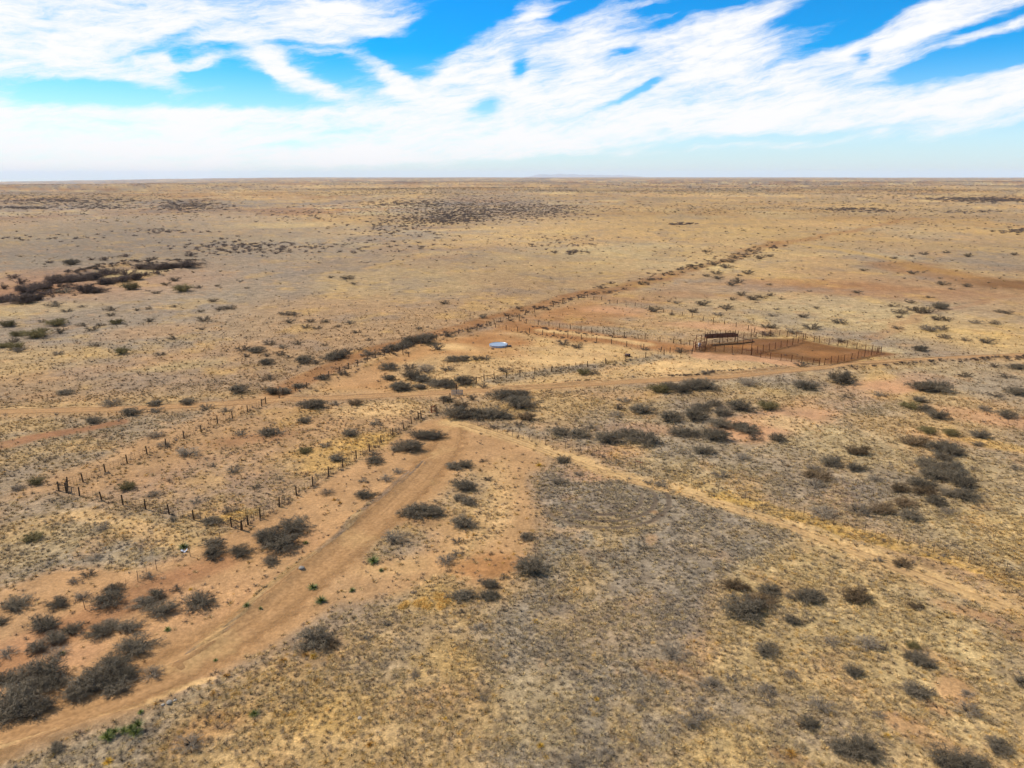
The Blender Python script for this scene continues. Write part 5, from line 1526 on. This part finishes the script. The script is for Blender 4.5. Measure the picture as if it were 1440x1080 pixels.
def stone(name, px, py, size, label, mat, seed, flatz=.6, cat='stone'):
    import bmesh
    bm = bmesh.new(); bmesh.ops.create_icosphere(bm, subdivisions=3, radius=1)
    g = np.random.default_rng(seed); o3 = g.uniform(0, 50, 3)
    for v in bm.verts:
        a = np.array([v.co.x]) + o3[0]; b = np.array([v.co.y + v.co.z * .7]) + o3[1]
        k = .72 + .55 * float(fbm(a, b, .9, seed, 3)[0])
        v.co = Vector((v.co.x * k * 1.15, v.co.y * k, v.co.z * k * flatz))
    me = bpy.data.meshes.new(name); bm.to_mesh(me); bm.free(); me.materials.append(mat)
    p = ground_at(px, py)
    o = link(name, me, None, p + Vector((0, 0, size * .15)), (0, 0, g.uniform(0, 6)), (size,) * 3)
    return tag(o, label, cat)


M_LIME = simple_mat('pale_stone', lin(150, 140, 126), lin(178, 168, 152), 3, .9)
M_GST = simple_mat('grey_stone', lin(126, 118, 108), lin(156, 148, 136), 3, .9)
stone('stone', 238, 988, .2, 'large pale rock on the lower edge of the near track', M_LIME, 1)
stone('stone', 229, 991, .12, 'small pale rock left of the large rock at the track edge', M_LIME, 2)
stone('stone', 246, 985, .13, 'small pale rock right of the large rock at the track edge', M_LIME, 3)
stone('stone', 424, 799, .3, 'grey rock on the left edge line of the track', M_GST, 4)
stone('stone', 506, 1010, .16, 'small whitish rock in the golden near grass', M_LIME, 5)
stone('stone', 693, 491, .35, 'dark lump of dirt on the bare yard near the tank', simple_mat('dark_lump', lin(80, 62, 48), lin(104, 84, 66), 4), 6, cat='dirt clod')


def build_scrap():
    # buckled white sheet beside the dark green yucca
    p = ground_at(259, 776)
    m = MB(); g = np.random.default_rng(8)
    n = 7; vs = []
    for i in range(n):
        for j in range(5):
            vs.append(((i / (n - 1) - .5) * .68, (j / 4 - .5) * .4, .14 + .09 * math.sin(i * 1.3) + .06 * math.cos(j * 1.7 + i)))
    k = len(vs); vs2 = [(x, y, z - .02) for x, y, z in vs]
    fs = []
    for i in range(n - 1):
        for j in range(4):
            a = i * 5 + j; fs += [[a, a + 5, a + 6, a + 1], [k + a, k + a + 1, k + a + 6, k + a + 5]]
    edge = [i * 5 for i in range(n)] + [(n - 1) * 5 + j for j in range(1, 5)] + [i * 5 + 4 for i in range(n - 2, -1, -1)] + [j for j in range(3, 0, -1)]
    for q in range(len(edge)):
        a, b = edge[q], edge[(q + 1) % len(edge)]; fs.append([a, k + a, k + b, b])
    m.add(vs + vs2, fs)
    o = m.build('scrap_sheet', simple_mat('white_scrap', (.50, .51, .52), (.60, .61, .62), 4, .5, .4))
    o.location = p; o.rotation_euler = (0, 0, .3)
    tag(o, 'buckled white scrap sheet lying under the dark green yucca', 'scrap')
    # barrel lying on its side in the yard
    p = ground_at(882.5, 501.5)
    o = empty('barrel', p + Vector((0, 0, .36)), R(-14), 'dark brown barrel with pale end lying in the yard', 'barrel')
    m = MB(); m.lathe([(.30, -.62), (.36, -.60), (.36, -.22), (.385, -.20), (.36, -.18), (.36, .18), (.385, .20), (.36, .22), (.36, .60), (.30, .62), (0, .60)], 24)
    b = m.build('drum_body', simple_mat('barrel_brown', lin(70, 48, 42), lin(92, 66, 56), 5, .6, .3), o, True); b.rotation_euler = (0, PI / 2, 0)
    m = MB(); m.lathe([(0, -.60), (.31, -.605)], 24)
    b = m.build('end_lid', simple_mat('barrel_lid', lin(206, 188, 170), lin(226, 208, 190), 5, .6, .3), o); b.rotation_euler = (0, PI / 2, 0)
    # slatted pale panel and brown post by the road crossing
    p = ground_at(643, 556)
    o = empty('slatted_panel', p, R(8), 'weathered pale slatted panel leaning by a brown post at the road', 'panel')
    m = MB()
    for k in range(9):
        x = -1.0 + k * .25
        m.box((x, .05 * math.sin(k * 2.1), .58 + .07 * math.sin(k * 1.7)), (.17, .035, 1.16 + .12 * math.sin(k * 2.9)), .05 * math.sin(k), R(10))
    m.build('slat_row', M_PALEW, o)
    for z in (.3, .9):
        m = MB(); m.box((0, .10 - .17 * (z - .58), z), (2.2, .05, .1), 0, R(10)); m.build('cross_bar', M_PALEW, o)
    p = ground_at(642, 553.5)
    o = link('gate_post', post_mesh('gate_post', 1.9, .12, M_CPOST, 55), None, p)
    tag(o, 'single thick brown gate post standing behind the pale slatted panel', 'post')
    # red gate leaf leaning on the posts at the trap gate
    p = ground_at(609.5, 580)
    o = empty('red_gate', p, R(50), 'small rusty red gate leaf leaning on posts at the trap entrance', 'gate')
    m = MB()
    m.tube([(-.5, 0, .1), (.5, 0, .1), (.5, 0, 1.15), (-.5, 0, 1.15), (-.5, 0, .1)], .05, 6)
    m.build('frame', simple_mat('red_gate_paint', lin(150, 66, 34), lin(176, 88, 48), 6, .7, .2), o)
    m = MB()
    for k in range(3): m.tube([(-.5, 0, .35 + k * .27), (.5, 0, .35 + k * .27)], .035, 5)
    m.build('bars', M_RUST, o)


build_scrap()
